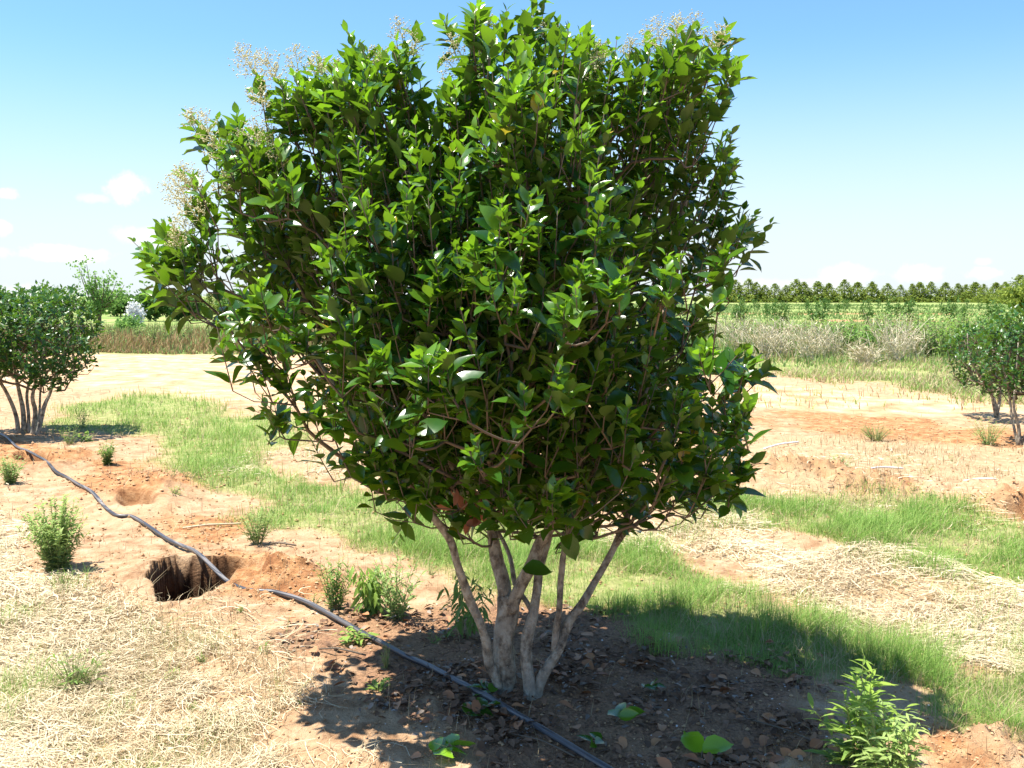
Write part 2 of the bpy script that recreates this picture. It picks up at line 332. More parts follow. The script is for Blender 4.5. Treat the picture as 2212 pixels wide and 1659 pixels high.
# ------------------------------------------------------------------ ground sheet
def ground():
    th = np.concatenate([np.linspace(-36, 36, 620), np.linspace(36, 324, 60)[1:-1]]) * math.pi / 180
    r = np.concatenate([np.geomspace(.004, 2, 40)[:-1], np.geomspace(2, 4.55, 150)[:-1], np.geomspace(4.55, 5.75, 210)[:-1], np.geomspace(5.75, 16, 200)[:-1], np.geomspace(16, 260, 160)[:-1], np.geomspace(260, 6000, 24)])
    RR, TH = np.meshgrid(r, th, indexing='ij'); X = RR * np.sin(TH); Y = RR * np.cos(TH)
    x, y = X.ravel(), Y.ravel(); z = gz(x, y)
    nr, nt = RR.shape; i = np.arange(nr - 1)[:, None] * nt; j = np.arange(nt)[None]; jn = (j + 1) % nt
    Fq = np.stack([i + j, i + nt + j, i + nt + jn, i + jn], -1).reshape(-1, 4)[:, ::-1]
    m, n, b, out = mat('ground_soil')
    pos = n.add('ShaderNodeNewGeometry').outputs['Position']
    A = lambda k: n.add('ShaderNodeAttribute', attribute_name=k).outputs['Fac']
    n1 = n.noise(.9, 6, .6, pos); n2 = n.noise(9, 6, .65, pos); n3 = n.noise(70, 5, .65, pos); n4 = n.noise(260, 3, .6, pos)
    soil = n.ramp(n2, [(.34, (.26, .14, .07)), (.5, (.42, .265, .15)), (.66, (.54, .38, .24))])
    soil = n.mix(n.math('MULTIPLY', n.sm(n1, .4, .65), .55), soil, (.52, .35, .2))
    orange = n.ramp(n2, [(.36, (.26, .11, .045)), (.5, (.4, .2, .085)), (.64, (.52, .3, .15))])
    sand = n.ramp(n.noise(2.2, 6, .65, pos), [(.36, (.42, .23, .11)), (.5, (.53, .35, .2)), (.62, (.6, .45, .29))])
    gr = n.mix(n.sm(n2, .35, .65), (.15, .24, .045), (.33, .34, .13))
    st = n.mix(n.sm(n3, .4, .6), (.29, .2, .1), (.56, .42, .25))
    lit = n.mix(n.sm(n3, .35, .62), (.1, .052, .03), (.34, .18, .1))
    c = n.mix(A('orange'), soil, orange); c = n.mix(A('sand'), c, sand)
    c = n.mix(n.math('MULTIPLY', A('dry'), .45), c, (.44, .32, .18))
    c = n.mix(n.math('MULTIPLY', A('grass'), .8), c, gr); c = n.mix(n.math('MULTIPLY', A('straw'), .85), c, st)
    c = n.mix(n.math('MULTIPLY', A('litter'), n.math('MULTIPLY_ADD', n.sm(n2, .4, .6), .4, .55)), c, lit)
    far = n.mix(n.sm(n.noise(.35, 9, .7, pos), .42, .58), (.15, .24, .05), (.33, .33, .13)); c = n.mix(A('field'), c, far)
    c = n.mix(A('strip'), c, (.45, .24, .12)); c = n.mix(A('pit'), c, n.mix(n.sm(n2, .4, .6), (.035, .018, .01), (.095, .045, .022)))  # pit: damp soil, darkened further to paint the hole's shade into the colour
    c = n.mix(n.math('MULTIPLY', n.math('MULTIPLY', n.sm(n4, .62, .72), .5), n.math('SUBTRACT', 1.0, A('pit'))), c, (.6, .5, .38)); c = n.mix(n.math('MULTIPLY', n.sm(n4, .4, .3), .35), c, (.12, .07, .04))
    n.put(b.inputs['Base Color'], c); b.inputs['Roughness'].default_value = .95; b.inputs['Specular IOR Level'].default_value = .12
    bp = n.add('ShaderNodeBump', i_Strength=.9, i_Distance=.03, i_Height=n.math('ADD', n2, n.math('ADD', n.math('MULTIPLY', n3, .45), n.math('MULTIPLY', n4, .16)))); n.l.new(bp.outputs[0], b.inputs['Normal'])
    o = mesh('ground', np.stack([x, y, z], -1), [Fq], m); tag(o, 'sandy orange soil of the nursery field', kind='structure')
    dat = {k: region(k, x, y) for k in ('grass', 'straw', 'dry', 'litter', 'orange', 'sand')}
    rr = np.hypot(x, y); fld = ss(19, 23, y + .6 * x * (x > 0) * .25 + 2 * (fbm(x * .3, y * .3, 40) - .5)) * (x > 2) + ss(25.6, 26.2, y) * (x <= 2); dat['field'] = np.clip(fld, 0, 1)
    dat['strip'] = sum(ss(w2, w2 * .5, np.abs(y + .03 * x + 3 * (fbm(x * .1, y * 0 + 1, 41) - .5) - yy)) * ss(.45, .6, fbm(x * .09, yy * np.ones_like(x), 42)) for yy, w2 in ((44, 2.4), (62, 3), (85, 3.5))) * (x > 4)
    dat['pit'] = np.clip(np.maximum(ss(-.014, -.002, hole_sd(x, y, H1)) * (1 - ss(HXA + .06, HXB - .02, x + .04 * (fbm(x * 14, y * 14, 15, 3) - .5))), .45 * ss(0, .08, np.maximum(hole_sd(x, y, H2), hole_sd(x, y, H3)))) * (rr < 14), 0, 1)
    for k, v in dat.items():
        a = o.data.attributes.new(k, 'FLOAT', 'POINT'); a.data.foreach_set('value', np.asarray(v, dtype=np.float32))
    return o
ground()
# ------------------------------------------------------------------ blades
def blades(name, x, y, H, W, mt, lean=.35, seg=2, base_z=None, droop=.5):
    n = len(x); z = gz(x, y) if base_z is None else base_z
    a = rng.uniform(0, 2 * math.pi, n); ln = rng.normal(0, lean, (n, 1)) * H[:, None]
    side = np.stack([np.cos(a), np.sin(a), np.zeros(n)], -1); fw = np.stack([-np.sin(a), np.cos(a), np.zeros(n)], -1)
    b = np.stack([x, y, z - .01], -1); pts = []
    up = np.array([0, 0, 1.])
    for t, ww in zip(np.linspace(0, 1, seg + 1), [1, .9, .55, .2][:seg] + [0]):
        c = b + up * H[:, None] * (t - droop * .35 * t * t * np.minimum(1, np.abs(ln) / H[:, None] * 1.5)) + fw * ln * t * t + side * ln * .3 * t
        if ww > 0: pts += [c - side * W[:, None] * ww * .5, c + side * W[:, None] * ww * .5]
        else: pts += [c]
    V = np.stack(pts, 1); k = V.shape[1]; off = (np.arange(n) * k)[:, None, None]
    q = np.array([[2 * i, 2 * i + 1, 2 * i + 3, 2 * i + 2] for i in range(seg - 1)]).reshape(-1, 4); t3 = np.array([[2 * seg - 2, 2 * seg - 1, 2 * seg]])
    return mesh(name, V.reshape(-1, 3), [(q[None] + off).reshape(-1, 4), (t3[None] + off).reshape(-1, 3)], mt)
def scatter(n, ymin, ymax, xmin=-150, xmax=2360, power=1.0):
    """random ground points, thinner per square metre the farther away"""
    px = rng.uniform(xmin, xmax, n); u = rng.uniform(0, 1, n) ** power; py = ymin + (ymax - ymin) * u
    a = (px - CX) / F; bb = -(py - CY) / F; dy = math.cos(PITCH) + bb * math.sin(PITCH); dz = -math.sin(PITCH) + bb * math.cos(PITCH)
    t = -CAMH / dz; return a * t, dy * t
PITS = lambda x, y: np.maximum.reduce([hole_sd(x, y, h) for h in (H1, H2, H3)]) > -.02
# lawn grass
x, y = scatter(520000, 850, 1720); m_ = region('grass', x, y, .025, .03); cl = ss(.3, .55, fbm(x * 2.6, y * 2.6, 51, 4))
m_ = np.maximum(m_, .10 * region('straw', x, y, .03, .05) * ss(.5, .62, fbm(x * 1.7, y * 1.7, 53, 3)) * 1.2)
k = (rng.uniform(0, 1, len(x)) < m_ * (.14 + .86 * cl) * 1.0) & ~PITS(x, y); x, y = x[k], y[k]; r = np.hypot(x, y)
H = rng.uniform(.035, .105, len(x)) * (.6 + 1.2 * ss(.35, .7, fbm(x * 3.2, y * 3.2, 52))) ; W = np.clip(r * .00045, .0015, .012) * rng.uniform(.7, 1.3, len(x))
tag(blades('green_grass', x, y, H, W, M_GRASS, .8, 3), 'short green grass between the planting rows', 'grass', kind='stuff')
# sparse dry upright grass in and around the lawn + dry zones
x, y = scatter(230000, 840, 1900); m_ = np.maximum(region('dry', x, y, .03, .05) * .55, region('grass', x, y, .03, .06) * .34); m_ = np.maximum(m_, region('straw', x, y, .03, .05) * .12); m_ = np.maximum(m_, .035)
k = (rng.uniform(0, 1, len(x)) < m_ * ss(.25, .6, fbm(x * 2, y * 2, 61, 3)) * (1 - .9 * region('litter', x, y))) & ~PITS(x, y); x, y = x[k], y[k]; r = np.hypot(x, y)
H = rng.uniform(.03, .12, len(x)); W = np.clip(r * .0005, .0014, .01)
tag(blades('dry_grass', x, y, H, W, M_DRYG, .9, 2), 'thin dry grass standing in the bare soil', 'grass', kind='stuff')
# ------------------------------------------------------------------ straw
def strands(name, x, y, L, W, thick, mt, flow=None, fl=.5, z0=None):
    n = len(x); a = rng.uniform(0, 2 * math.pi, n)
    if flow is not None: a = flow + rng.normal(0, fl, n)
    seg = 4; pts = []; pos = np.stack([x, y], -1); cv = rng.normal(0, .55, n); zb = (gz(x, y) if z0 is None else z0); lift = rng.uniform(0, 1, n) ** 1.5 * thick
    tilt = rng.normal(0, .08, n)
    for s_ in range(seg + 1):
        t = s_ / seg - .5; ang = a + cv * t * 2; d = np.stack([np.cos(ang), np.sin(ang)], -1); c = pos + d * (t * L)[:, None]
        zz = zb + lift + np.abs(tilt) * L * .5 + tilt * t * L + .004 - (t * t) * L * .16 * (lift / (thick + 1e-6)); sd = np.stack([-np.sin(ang), np.cos(ang)], -1)
        for q in (-.5, .5): pts.append(np.concatenate([c + sd * (W * q)[:, None], (zz + q * W * rng.uniform(-.5, .9, n))[:, None]], -1))
    V = np.stack(pts, 1); k = V.shape[1]; off = (np.arange(n) * k)[:, None, None]
    q = np.array([[2 * i, 2 * i + 1, 2 * i + 3, 2 * i + 2] for i in range(seg)])
    return mesh(name, V.reshape(-1, 3), [(q[None] + off).reshape(-1, 4)], mt)
x, y = scatter(380000, 960, 1950, power=.8); m_ = region('straw', x, y, .03, .03)
k = (rng.uniform(0, 1, len(x)) < np.maximum(m_ * (.2 + .8 * ss(.25, .5, fbm(x * 2.2, y * 2.2, 71, 4))), region('dry', x, y, .03, .05) * .14) * .5); x, y = x[k], y[k]; r = np.hypot(x, y)
fl = (fbm(x * 1.1, y * 1.1, 72, 2) - .5) * 9
tag(strands('straw', x, y, rng.uniform(.05, .2, len(x)), np.clip(r * .00055, .0016, .01) * rng.uniform(.5, 1.5, len(x)), .034, M_STRAW, fl, .75), 'mown pale straw lying in drifts', 'straw', kind='stuff')
# ------------------------------------------------------------------ litter
def litter(name, n, size, mt, mask, spread, lift=.01, tpl=TPL_SM, wmul=1.0):
    x, y = scatter(n, 1230, 1900, 350, 2100, .9); k = (rng.uniform(0, 1, n) < np.maximum(region(mask, x, y, .035, spread) * (.12 + .88 * ss(.4, .6, fbm(x * 4, y * 4, 77, 3))), .0)) & ~PITS(x, y); x, y = x[k], y[k]; n = len(x)
    a = rng.uniform(0, 6.28, n); D = np.stack([np.cos(a), np.sin(a), rng.normal(0, .25, n)], -1); Nn = np.stack([rng.normal(0, .35, n), rng.normal(0, .35, n), np.ones(n)], -1)
    O = np.stack([x, y, gz(x, y) + rng.uniform(.003, lift, n)], -1); ac = Acc(); leaves(ac, O, D, Nn, rng.uniform(size[0], size[1], n), wmul, 0, tpl); return ac.build(name, mt)
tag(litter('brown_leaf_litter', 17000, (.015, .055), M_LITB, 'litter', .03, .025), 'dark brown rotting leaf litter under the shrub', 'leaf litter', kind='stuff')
tag(litter('grey_leaf_litter', 4500, (.012, .04), M_LITG, 'litter', .05, .02), 'grey weathered leaf scraps under the shrub', 'leaf litter', kind='stuff')
tag(litter('orange_leaf_litter', 1700, (.035, .07), M_LITO, 'litter', .10, .03, TPL_BIG), 'fallen orange brown leaves around the shrub', 'leaf litter', kind='stuff')
tag(litter('white_chips', 2600, (.004, .011), M_WHITE, 'litter', .12, .012, wmul=2), 'small white specks scattered over the soil', 'chips', kind='stuff')
# loose clods and pebbles
x, y = scatter(60000, 900, 1800); k = ((np.maximum(region('orange', x, y, .03, .05), .16) > rng.uniform(0, 1, len(x)))) & ~PITS(x, y); x, y = x[k], y[k]
ico = np.array([(0, 0, 1), (.9, 0, .3), (.28, .85, .3), (-.72, .53, .3), (-.72, -.53, .3), (.28, -.85, .3), (0, 0, -.6)]); fi = np.array([(0, 1, 2), (0, 2, 3), (0, 3, 4), (0, 4, 5), (0, 5, 1), (6, 2, 1), (6, 3, 2), (6, 4, 3), (6, 5, 4), (6, 1, 5)])
n = len(x); s = np.minimum(rng.lognormal(-5.1, .5, n), .013) * np.clip(np.hypot(x, y) / 6, .7, 1.3); V = ico[None] * s[:, None, None] * rng.uniform(.6, 1.35, (n, 7, 3)) + np.stack([x, y, gz(x, y) + s * .2], -1)[:, None]
M_CLOD = simple('soil_clods', (.3, .15, .065), (.55, .36, .2), .95, 20)
tag(mesh('soil_clods', V.reshape(-1, 3), [(fi[None] + (np.arange(n) * 7)[:, None, None]).reshape(-1, 3)], M_CLOD, smooth=False), 'loose crumbs of orange soil', 'soil', kind='stuff')
# ------------------------------------------------------------------ shrub generator
def shoots_to_leaves(acc, tw, B, A, Ls, leafL, pairs, tpl, youngf, wj=.15):
    """B shoot base, A axis, Ls shoot length"""
    n = len(B); ref = nrm(rng.normal(size=(n, 3))); U = nrm(np.cross(A, ref)); Vv = np.cross(A, U); bend = nrm(A + np.array([0, 0, .35]))
    for j in range(pairs):
        t = (j + .6) / pairs; pos = B + A * (Ls * t)[:, None] * (1 - .3 * t) + bend * (Ls * t * t * .3)[:, None]
        rad = U if j % 2 == 0 else Vv
        th = R(66) - R(40) * t
        sc = math.sin(min(1, .45 + .75 * (1 - t)) * math.pi / 2) * (1.05 - .5 * t ** 3)
        for sg in (1, -1):
            keep = rng.uniform(0, 1, n) < (.92 if t > .3 else .55)
            if not keep.any(): continue
            ang = th + rng.normal(0, .22, n); d = A * np.cos(ang)[:, None] + rad * sg * np.sin(ang)[:, None] + rng.normal(0, .18, (n, 3)); d[:, 2] -= .12 * (1 - t)
            nn = A + np.array([0, 0, .7]) + rng.normal(0, .28, (n, 3)) + .25 * np.array([-.3, -.3, 0])
            L = leafL * sc * rng.uniform(.55, 1.22, n)
            leaves(acc, pos[keep] + nrm(d[keep]) * .006, d[keep], nn[keep], L[keep], rng.uniform(.85, 1.15, n)[keep], np.clip(youngf[keep] * t * t * 1.3 + rng.normal(0, .05, keep.sum()), 0, 1), tpl)
def grow(roots, rootr, B, A, step, r0=.0022, pw=.42):
    """join each shoot base to the nearest branch node with curved twigs; returns polylines with radii"""
    nodes = [np.array(p) for p in roots]; par = [-1] * len(nodes); cnt = [0.] * len(nodes); paths = []; ctr = np.mean(roots, 0)
    order = np.argsort(np.linalg.norm((B - ctr) * np.array([1, 1, .7]), axis=1)); NA = np.array(nodes)
    for i in order:
        b = B[i]; d = b - NA; dist = np.linalg.norm(d, axis=1); cosv = (d @ A[i]) / np.maximum(dist, 1e-6)
        cost = dist * (1.5 - .75 * cosv) + .6 * np.maximum(0, NA[:, 2] - b[2] + .02)
        k = int(np.argmin(cost)); p = NA[k]; D_ = dist[k]; m = max(1, int(D_ / step))
        pts = [p]; ids = [k]; up = np.array([0, 0, 1.]); ctrl = p + (b - p) * .5 - up * D_ * .02 - A[i] * D_ * .16 + rng.normal(0, .03, 3) * D_
        new = []
        for q in range(1, m + 1):
            t = q / m; new.append((1 - t) ** 2 * p + 2 * t * (1 - t) * ctrl + t * t * b)
        for v in new: par.append(ids[-1]); cnt.append(0.); ids.append(len(par) - 1); pts.append(v)
        NA = np.vstack([NA, np.array(new)]); paths.append((ids, i))
        j = ids[-1]
        while j != -1: cnt[j] += 1; j = par[j]
    out = []
    for ids, i in paths:
        rr = [r0 * max(1, cnt[j]) ** pw for j in ids]; rr[0] = min(rr[0], rr[1] * 1.25); out.append((NA[ids], np.array(rr), i))
    return out
def crown_points(sil, Y0, n, dmax, edge, shell=.55, back=1.0, zlow=None):
    """points inside a body whose outline in the x-z plane at Y0 is the polygon sil, rounded in depth"""
    S2 = np.array(sil); lo, hi = S2.min(0), S2.max(0); out = []; norm_ = []
    while len(out) < n:
        x = rng.uniform(lo[0], hi[0], 4000); z = rng.uniform(lo[1], hi[1], 4000); d = sdpoly(x, z, sil); k = d > .005; x, z, d = x[k], z[k], d[k]
        e = np.clip(d / edge, 0, 1); dm = dmax * np.sqrt(1 - (1 - e) ** 2); u = rng.uniform(-1, 1, len(x))
        u = np.sign(u) * np.abs(u) ** shell; acc_ = rng.uniform(0, 1, len(x)) < dm / dmax * .8 + .2
        yy = Y0 + u * dm * np.where(u > 0, back, 1)
        for q in np.where(acc_)[0]: out.append((x[q], yy[q], z[q]))
    return np.array(out[:n])
# ------------------------------------------------------------------ main shrub
YT = float(T0[1]); GZ0 = float(gz(np.array([T0[0]]), np.array([YT]))[0])
SIL = [(262, 518), (300, 520), (335, 480), (385, 500), (350, 440), (378, 380), (430, 360), (390, 240), (450, 235), (540, 285), (645, 320), (600, 250), (615, 165), (660, 125), (715, 165), (745, 75), (790, 110), (830, 130), (870, 75), (905, 62), (915, 150), (938, 250), (955, 180), (960, 90), (1010, 22), (1050, 2), (1100, 30), (1165, -4), (1205, 50), (1270, 66), (1330, 95), (1385, 130), (1420, 100), (1500, 66), (1570, 62), (1605, 140), (1575, 240), (1590, 300), (1590, 370), (1612, 400), (1590, 460), (1680, 478), (1640, 545), (1560, 610), (1540, 680), (1590, 740), (1640, 760), (1676, 800), (1650, 880), (1655, 950), (1640, 1020), (1590, 1085), (1500, 1085), (1440, 1120), (1330, 1080), (1260, 1150), (1150, 1120), (1060, 1100), (930, 1120), (870, 1110), (810, 1060), (730, 1000), (640, 940), (545, 890), (590, 850), (520, 790), (470, 750), (430, 670), (330, 610), (290, 560)]
sil = [(P(px, py, YT)[0], P(px, py, YT)[2]) for px, py in SIL]
tree = empty('privet_tree', (T0[0], YT, GZ0), 'large glossy green multi-stemmed privet in the centre foreground', 'tree')
org = np.array(tree.location)
def pp(px, py, dy=0): return P(px, py, YT + dy)
def stem(pts, w0, w1, name='stem', k=14, base=False):
    """pts (px,py,depth offset); widths in view pixels"""
    W = np.array([np.append(pp(*p), 0) for p in pts]); rr = np.linspace(w0, w1, len(pts)) * .47 * YT / F; W[:, 3] = rr
    c = crm(W, .014); rad = c[:, 3].copy()
    if base: s_ = np.linalg.norm(c[:, :3] - c[0, :3], axis=1); rad *= 1 + .38 * np.exp(-s_ / .045)
    c[:, :3] += np.stack([.004 * np.sin(np.arange(len(c)) * .31 + w0), .004 * np.cos(np.arange(len(c)) * .23), 0 * c[:, 0]], -1)
    ac = Acc(); tube(ac, c[:, :3], rad, k, .15); ac.build(name, M_BARK, tree, origin=org); return c[:, :3], rad
limbs = []
limbs.append(stem([(1078, 1526, .0), (1073, 1466, -.02), (1059, 1435, -.03), (1050, 1388, -.05), (1030, 1334, -.07), (1007, 1268, -.1), (984, 1210, -.12), (966, 1156, -.14), (922, 1098, -.18), (870, 1030, -.2), (790, 930, -.24), (700, 800, -.26), (600, 680, -.25)], 26, 11, base=False))
limbs.append(stem([(1088, 1535, .02), (1088, 1470, .02), (1088, 1404, .02), (1094, 1326, .02), (1096, 1290, .02)], 56, 48, 'trunk', 18, True))
limbs.append(stem([(1092, 1315, .03), (1086, 1270, .04), (1080, 1233, .06), (1069, 1179, .08), (1059, 1113, .1), (1050, 1030, .12), (1040, 900, .14), (1010, 740, .16), (960, 560, .18), (900, 380, .2)], 38, 11))
limbs.append(stem([(1100, 1318, .0), (1119, 1280, -.01), (1142, 1233, -.03), (1162, 1179, -.04), (1185, 1148, -.05), (1240, 1070, -.05), (1320, 985, -.04), (1380, 900, -.02), (1420, 780, .02), (1450, 620, .08), (1480, 430, .12)], 34, 12))
limbs.append(stem([(1146, 1540, -.06), (1143, 1474, -.05), (1139, 1423, -.04), (1140, 1373, -.02), (1150, 1326, .0), (1162, 1272, .03), (1166, 1233, .05), (1177, 1183, .08), (1190, 1120, .12), (1210, 980, .2), (1230, 800, .28), (1240, 560, .34), (1200, 330, .36)], 32, 9, base=True))
limbs.append(stem([(1152, 1530, -.05), (1162, 1490, -.05), (1177, 1454, -.05), (1208, 1400, -.03), (1224, 1350, -.0), (1259, 1307, .02), (1282, 1264, .04), (1305, 1218, .06), (1324, 1183, .08), (1352, 1129, .12), (1400, 1020, .2), (1470, 880, .26), (1530, 700, .3)], 27, 9))
limbs.append(stem([(1200, 1406, -.03), (1203, 1346, -.03), (1208, 1288, -.04), (1216, 1233, -.06), (1220, 1187, -.08), (1238, 1130, -.12), (1260, 1010, -.2), (1290, 820, -.3), (1280, 620, -.38), (1260, 420, -.4)], 17, 8, k=10))
limbs.append(stem([(1324, 1185, .08), (1350, 1150, .06), (1390, 1121, .02), (1460, 1040, -.05), (1530, 960, -.1), (1590, 880, -.1)], 14, 6, k=8))
limbs.append(stem([(1150, 1330, .0), (1136, 1300, .05), (1116, 1262, .1), (1100, 1200, .16), (1060, 1120, .24), (1000, 980, .34), (900, 800, .42), (820, 600, .46)], 14, 7, k=8))
limbs.append(stem([(1060, 1150, .09), (1046, 1120, .05), (1020, 1080, -.02), (960, 980, -.15), (900, 860, -.35), (860, 720, -.5)], 14, 7, k=8))
roots = np.vstack([l[0][len(l[0]) * 3 // 5::5] for l in limbs if True]); roots = roots[roots[:, 2] > .75]
core = np.array([pp(1080, 900)[0], YT, .95])
C = np.vstack([crown_points(sil, YT, 2650, .80, .8, shell=.5, back=1.45), crown_points([(x_ * .88 + pp(1060, 700)[0] * .12, z_ * .88 + 1.5 * .12) for x_, z_ in sil], YT, 420, .45, .8, shell=1.0)])
# extra shoots close to the outline, so the edge is leafy and uneven
E = crown_points(sil, YT, 600, .35, .22, shell=1.0); C = np.vstack([C, E])
keep = fbm(C[:, 0] * 4.6 + 5, C[:, 2] * 2.2 + C[:, 1] * 2.6, 88, 3) > .43; C = C[keep]
SHP = wp([(800, 1380), (1000, 1310), (1230, 1290), (1340, 1285), (1420, 1265), (1500, 1285), (1650, 1295), (1720, 1305), (1800, 1350), (1890, 1400), (1990, 1460), (2000, 1530), (1900, 1560), (1800, 1550), (1750, 1600), (1730, 1700), (1650, 1850), (1000, 1850), (1040, 1660), (880, 1640), (830, 1560), (790, 1500)])
shx = C[:, 0] - SUND[0] / SUND[2] * C[:, 2]; shy = C[:, 1] - SUND[1] / SUND[2] * C[:, 2]
C = C[(sdpoly(shx, shy, SHP) > np.where(C[:, 1] < YT - .25, -.06, -.36)) | ((C[:, 0] < -.45) & (C[:, 1] > YT - .4))]
def proj(p):
    d = p - np.array([0, 0, CAMH]); cz = d[:, 1] * math.cos(PITCH) - d[:, 2] * math.sin(PITCH); cy = d[:, 1] * math.sin(PITCH) + d[:, 2] * math.cos(PITCH); return CX + F * d[:, 0] / cz, CY - F * cy / cz
qx, qy = proj(C); C = C[sdpoly(qx, qy, SIL) > 8]
for (px, py, r_) in ((938, 110, 40), (565, 205, 50), (1360, 40, 35), (1650, 640, 35), (385, 740, 45), (470, 870, 40)):
    q_ = pp(px, py); C = C[np.hypot(C[:, 0] - q_[0], C[:, 2] - q_[2]) > r_ * YT / F + .05]
A = nrm((C - core) * np.array([.8, .8, .55]) + np.array([0, 0, 1.1]) + rng.normal(0, .2, (len(C), 3)))
low = C[:, 2] < .95; A[low] = nrm(A[low] * np.array([1.2, 1.2, .45]))
Ls = rng.uniform(.12, .25, len(C)); Bs = C - A * (Ls * .8)[:, None]
# long stray leaders poking out of the outline (tips as in the photograph)
TIPS = [((300, 565), (420, 640), 6), ((345, 505), (440, 600), 6), ((300, 640), (430, 680), 6), ((425, 690), (520, 705), 5), ((385, 520), (470, 620), 6), ((590, 230), (650, 330), 5), ((820, 110), (815, 200), 5), ((690, 130), (710, 220), 5), ((272, 522), (400, 620), 7), ((395, 240), (450, 330), 6), ((745, 62), (790, 170), 6), ((905, 50), (890, 140), 5), ((1035, 4), (1040, 110), 7), ((1165, -8), (1130, 80), 6), ((1210, 48), (1190, 120), 5), ((955, 40), (985, 120), 4), ((1575, 55), (1545, 150), 6), ((1605, 125), (1560, 230), 6), ((1678, 476), (1580, 600), 7), ((1640, 460), (1560, 560), 5), ((1675, 790), (1610, 850), 5), ((380, 375), (450, 440), 5), ((330, 480), (420, 590), 6), ((540, 895), (660, 930), 5), ((470, 770), (560, 800), 5), ((720, 1010), (800, 1020), 4), ((1270, 60), (1260, 150), 5), ((1400, 85), (1380, 170), 5), ((510, 240), (520, 320), 3), ((1590, 360), (1530, 440), 5), ((1650, 1010), (1570, 1000), 4), ((855, 1170), (900, 1090), 4), ((1595, 1100), (1540, 1040), 4)]
tb, ta, tl = [], [], []
for (tp, bs, q) in TIPS:
    dy = rng.uniform(-.15, .15); a_, b_ = pp(tp[0], tp[1], dy), pp(bs[0], bs[1], dy); d = a_ - b_; L = np.linalg.norm(d); tb.append(b_); ta.append(d / L); tl.append(L * .95)
# lit front clusters
FR = [(1060, 560, .75), (1110, 640, .85), (1250, 590, .8), (1480, 620, .75), (1430, 590, .7), (1530, 560, .6), (600, 680, .62), (660, 720, .65), (560, 640, .5), (880, 790, .85), (930, 770, .9), (960, 830, .9), (1060, 960, .75), (1110, 1090, .62), (1180, 1080, .66), (1230, 1090, .6), (1090, 470, .8), (1270, 470, .75), (1180, 840, .9), (870, 900, .8), (1100, 240, .6), (1060, 300, .6), (1320, 640, .85), (1240, 680, .9), (780, 780, .8), (1560, 800, .5), (1600, 900, .4), (1480, 980, .5), (720, 560, .6), (640, 430, .4), (1500, 780, .4), (1540, 900, .35), (1590, 960, .2), (1450, 860, .5), (1560, 1020, .2), (700, 890, .4), (770, 950, .4), (640, 830, .35), (840, 1010, .4), (900, 1040, .45), (610, 890, .2), (1400, 1040, .4), (1350, 960, .6)]
for (px, py, dy) in FR:
    for q in range(3):
        c = P(px + rng.normal(0, 22), py + rng.normal(0, 18), YT - dy); tb.append(c - np.array([0, 0, .08])); ta.append(nrm(np.array([rng.normal(0, .3), -.45, .75]))); tl.append(rng.uniform(.1, .17))
PAN = [(570, 130, -.6, .15), (610, 150, -.5, .16), (650, 135, .1, .14), (600, 200, -1, .12), (700, 140, -.2, .12), (725, 150, .3, .1), (865, 80, -.2, .12), (880, 95, .4, .1), (835, 95, -.8, .1), (430, 245, -.5, .1), (455, 290, -.2, .14), (540, 300, -.2, .15), (575, 310, .2, .15), (500, 320, -.3, .14), (600, 350, .2, .13), (430, 390, -.6, .15), (410, 420, -.8, .16), (445, 440, -.3, .15), (470, 400, 0, .14), (420, 470, -.9, .12), (385, 500, -.6, .1), (990, 90, -.6, .12), (1000, 150, -.5, .14), (970, 200, -.5, .13), (1020, 170, .1, .12), (1060, 30, .6, .08), (1150, 90, .2, .12), (1170, 60, .2, .1), (1290, 160, -.3, .14), (1320, 150, .3, .14), (1300, 120, 0, .12), (1250, 230, -.3, .12), (1410, 90, -.5, .13), (1440, 80, -.1, .15), (1480, 85, .3, .14), (1510, 70, .6, .14), (1450, 60, .4, .12), (1360, 110, 0, .1), (960, 240, -.6, .1)]
PB = []
for px, py, dx, L in PAN:
    for _ in range(2 if L > .145 else 1):
        ax = nrm(np.array([dx * .8, -.15, .8]) + rng.normal(0, .12, 3)); b_ = P(px + rng.normal(0, 9), py + 38 + rng.normal(0, 8), YT - rng.uniform(.0, .25)); PB.append((b_, ax, L * .85))
        a_ = nrm(ax * .5 + np.array([.12 * (b_[0] < -.3), 0, .5])); tb.append(b_ - a_ * .16); ta.append(a_); tl.append(.17)
nT = len(tb); Ball = np.vstack([Bs, np.array(tb)]); Aall = np.vstack([A, np.array(ta)]); Lall = np.concatenate([Ls, tl])
br = grow(roots, None, Ball, Aall, .06, .0017)
tw = Acc()
for pts, rr, i in br: tube(tw, pts, np.minimum(rr, .0075), 5, cap=False)
for i in range(len(Ball)):
    t = np.linspace(0, 1, 4)[:, None]; be = nrm(Aall[i] + np.array([0, 0, .35])); tube(tw, Ball[i] + Aall[i] * Lall[i] * t * (1 - .3 * t) + be * Lall[i] * t * t * .3, np.linspace(.0024, .0012, 4), 4)
tw.build('branches', M_TWIG, tree, origin=org)
lf = Acc(); yf = np.clip(rng.uniform(-.3, 1.05, len(Ball)) + .4 * ss(1.4, 2.1, Ball[:, 2]), 0, 1); yf[-nT:] = np.clip(yf[-nT:] + .25, 0, 1)  # young-leaf tint, raised up high to paint bright highlights on the crown top
isT = np.arange(len(Ball)) >= len(Bs); tipk = isT.copy(); tipk[len(Bs) + len(TIPS):] = False
shoots_to_leaves(lf, None, Ball[~tipk], Aall[~tipk], Lall[~tipk], .082, 6, TPL_BIG, yf[~tipk])
shoots_to_leaves(lf, None, Ball[tipk], Aall[tipk], Lall[tipk], .085, 7, TPL_BIG, yf[tipk])
lf.build('crown', M_LEAF, tree, origin=org)
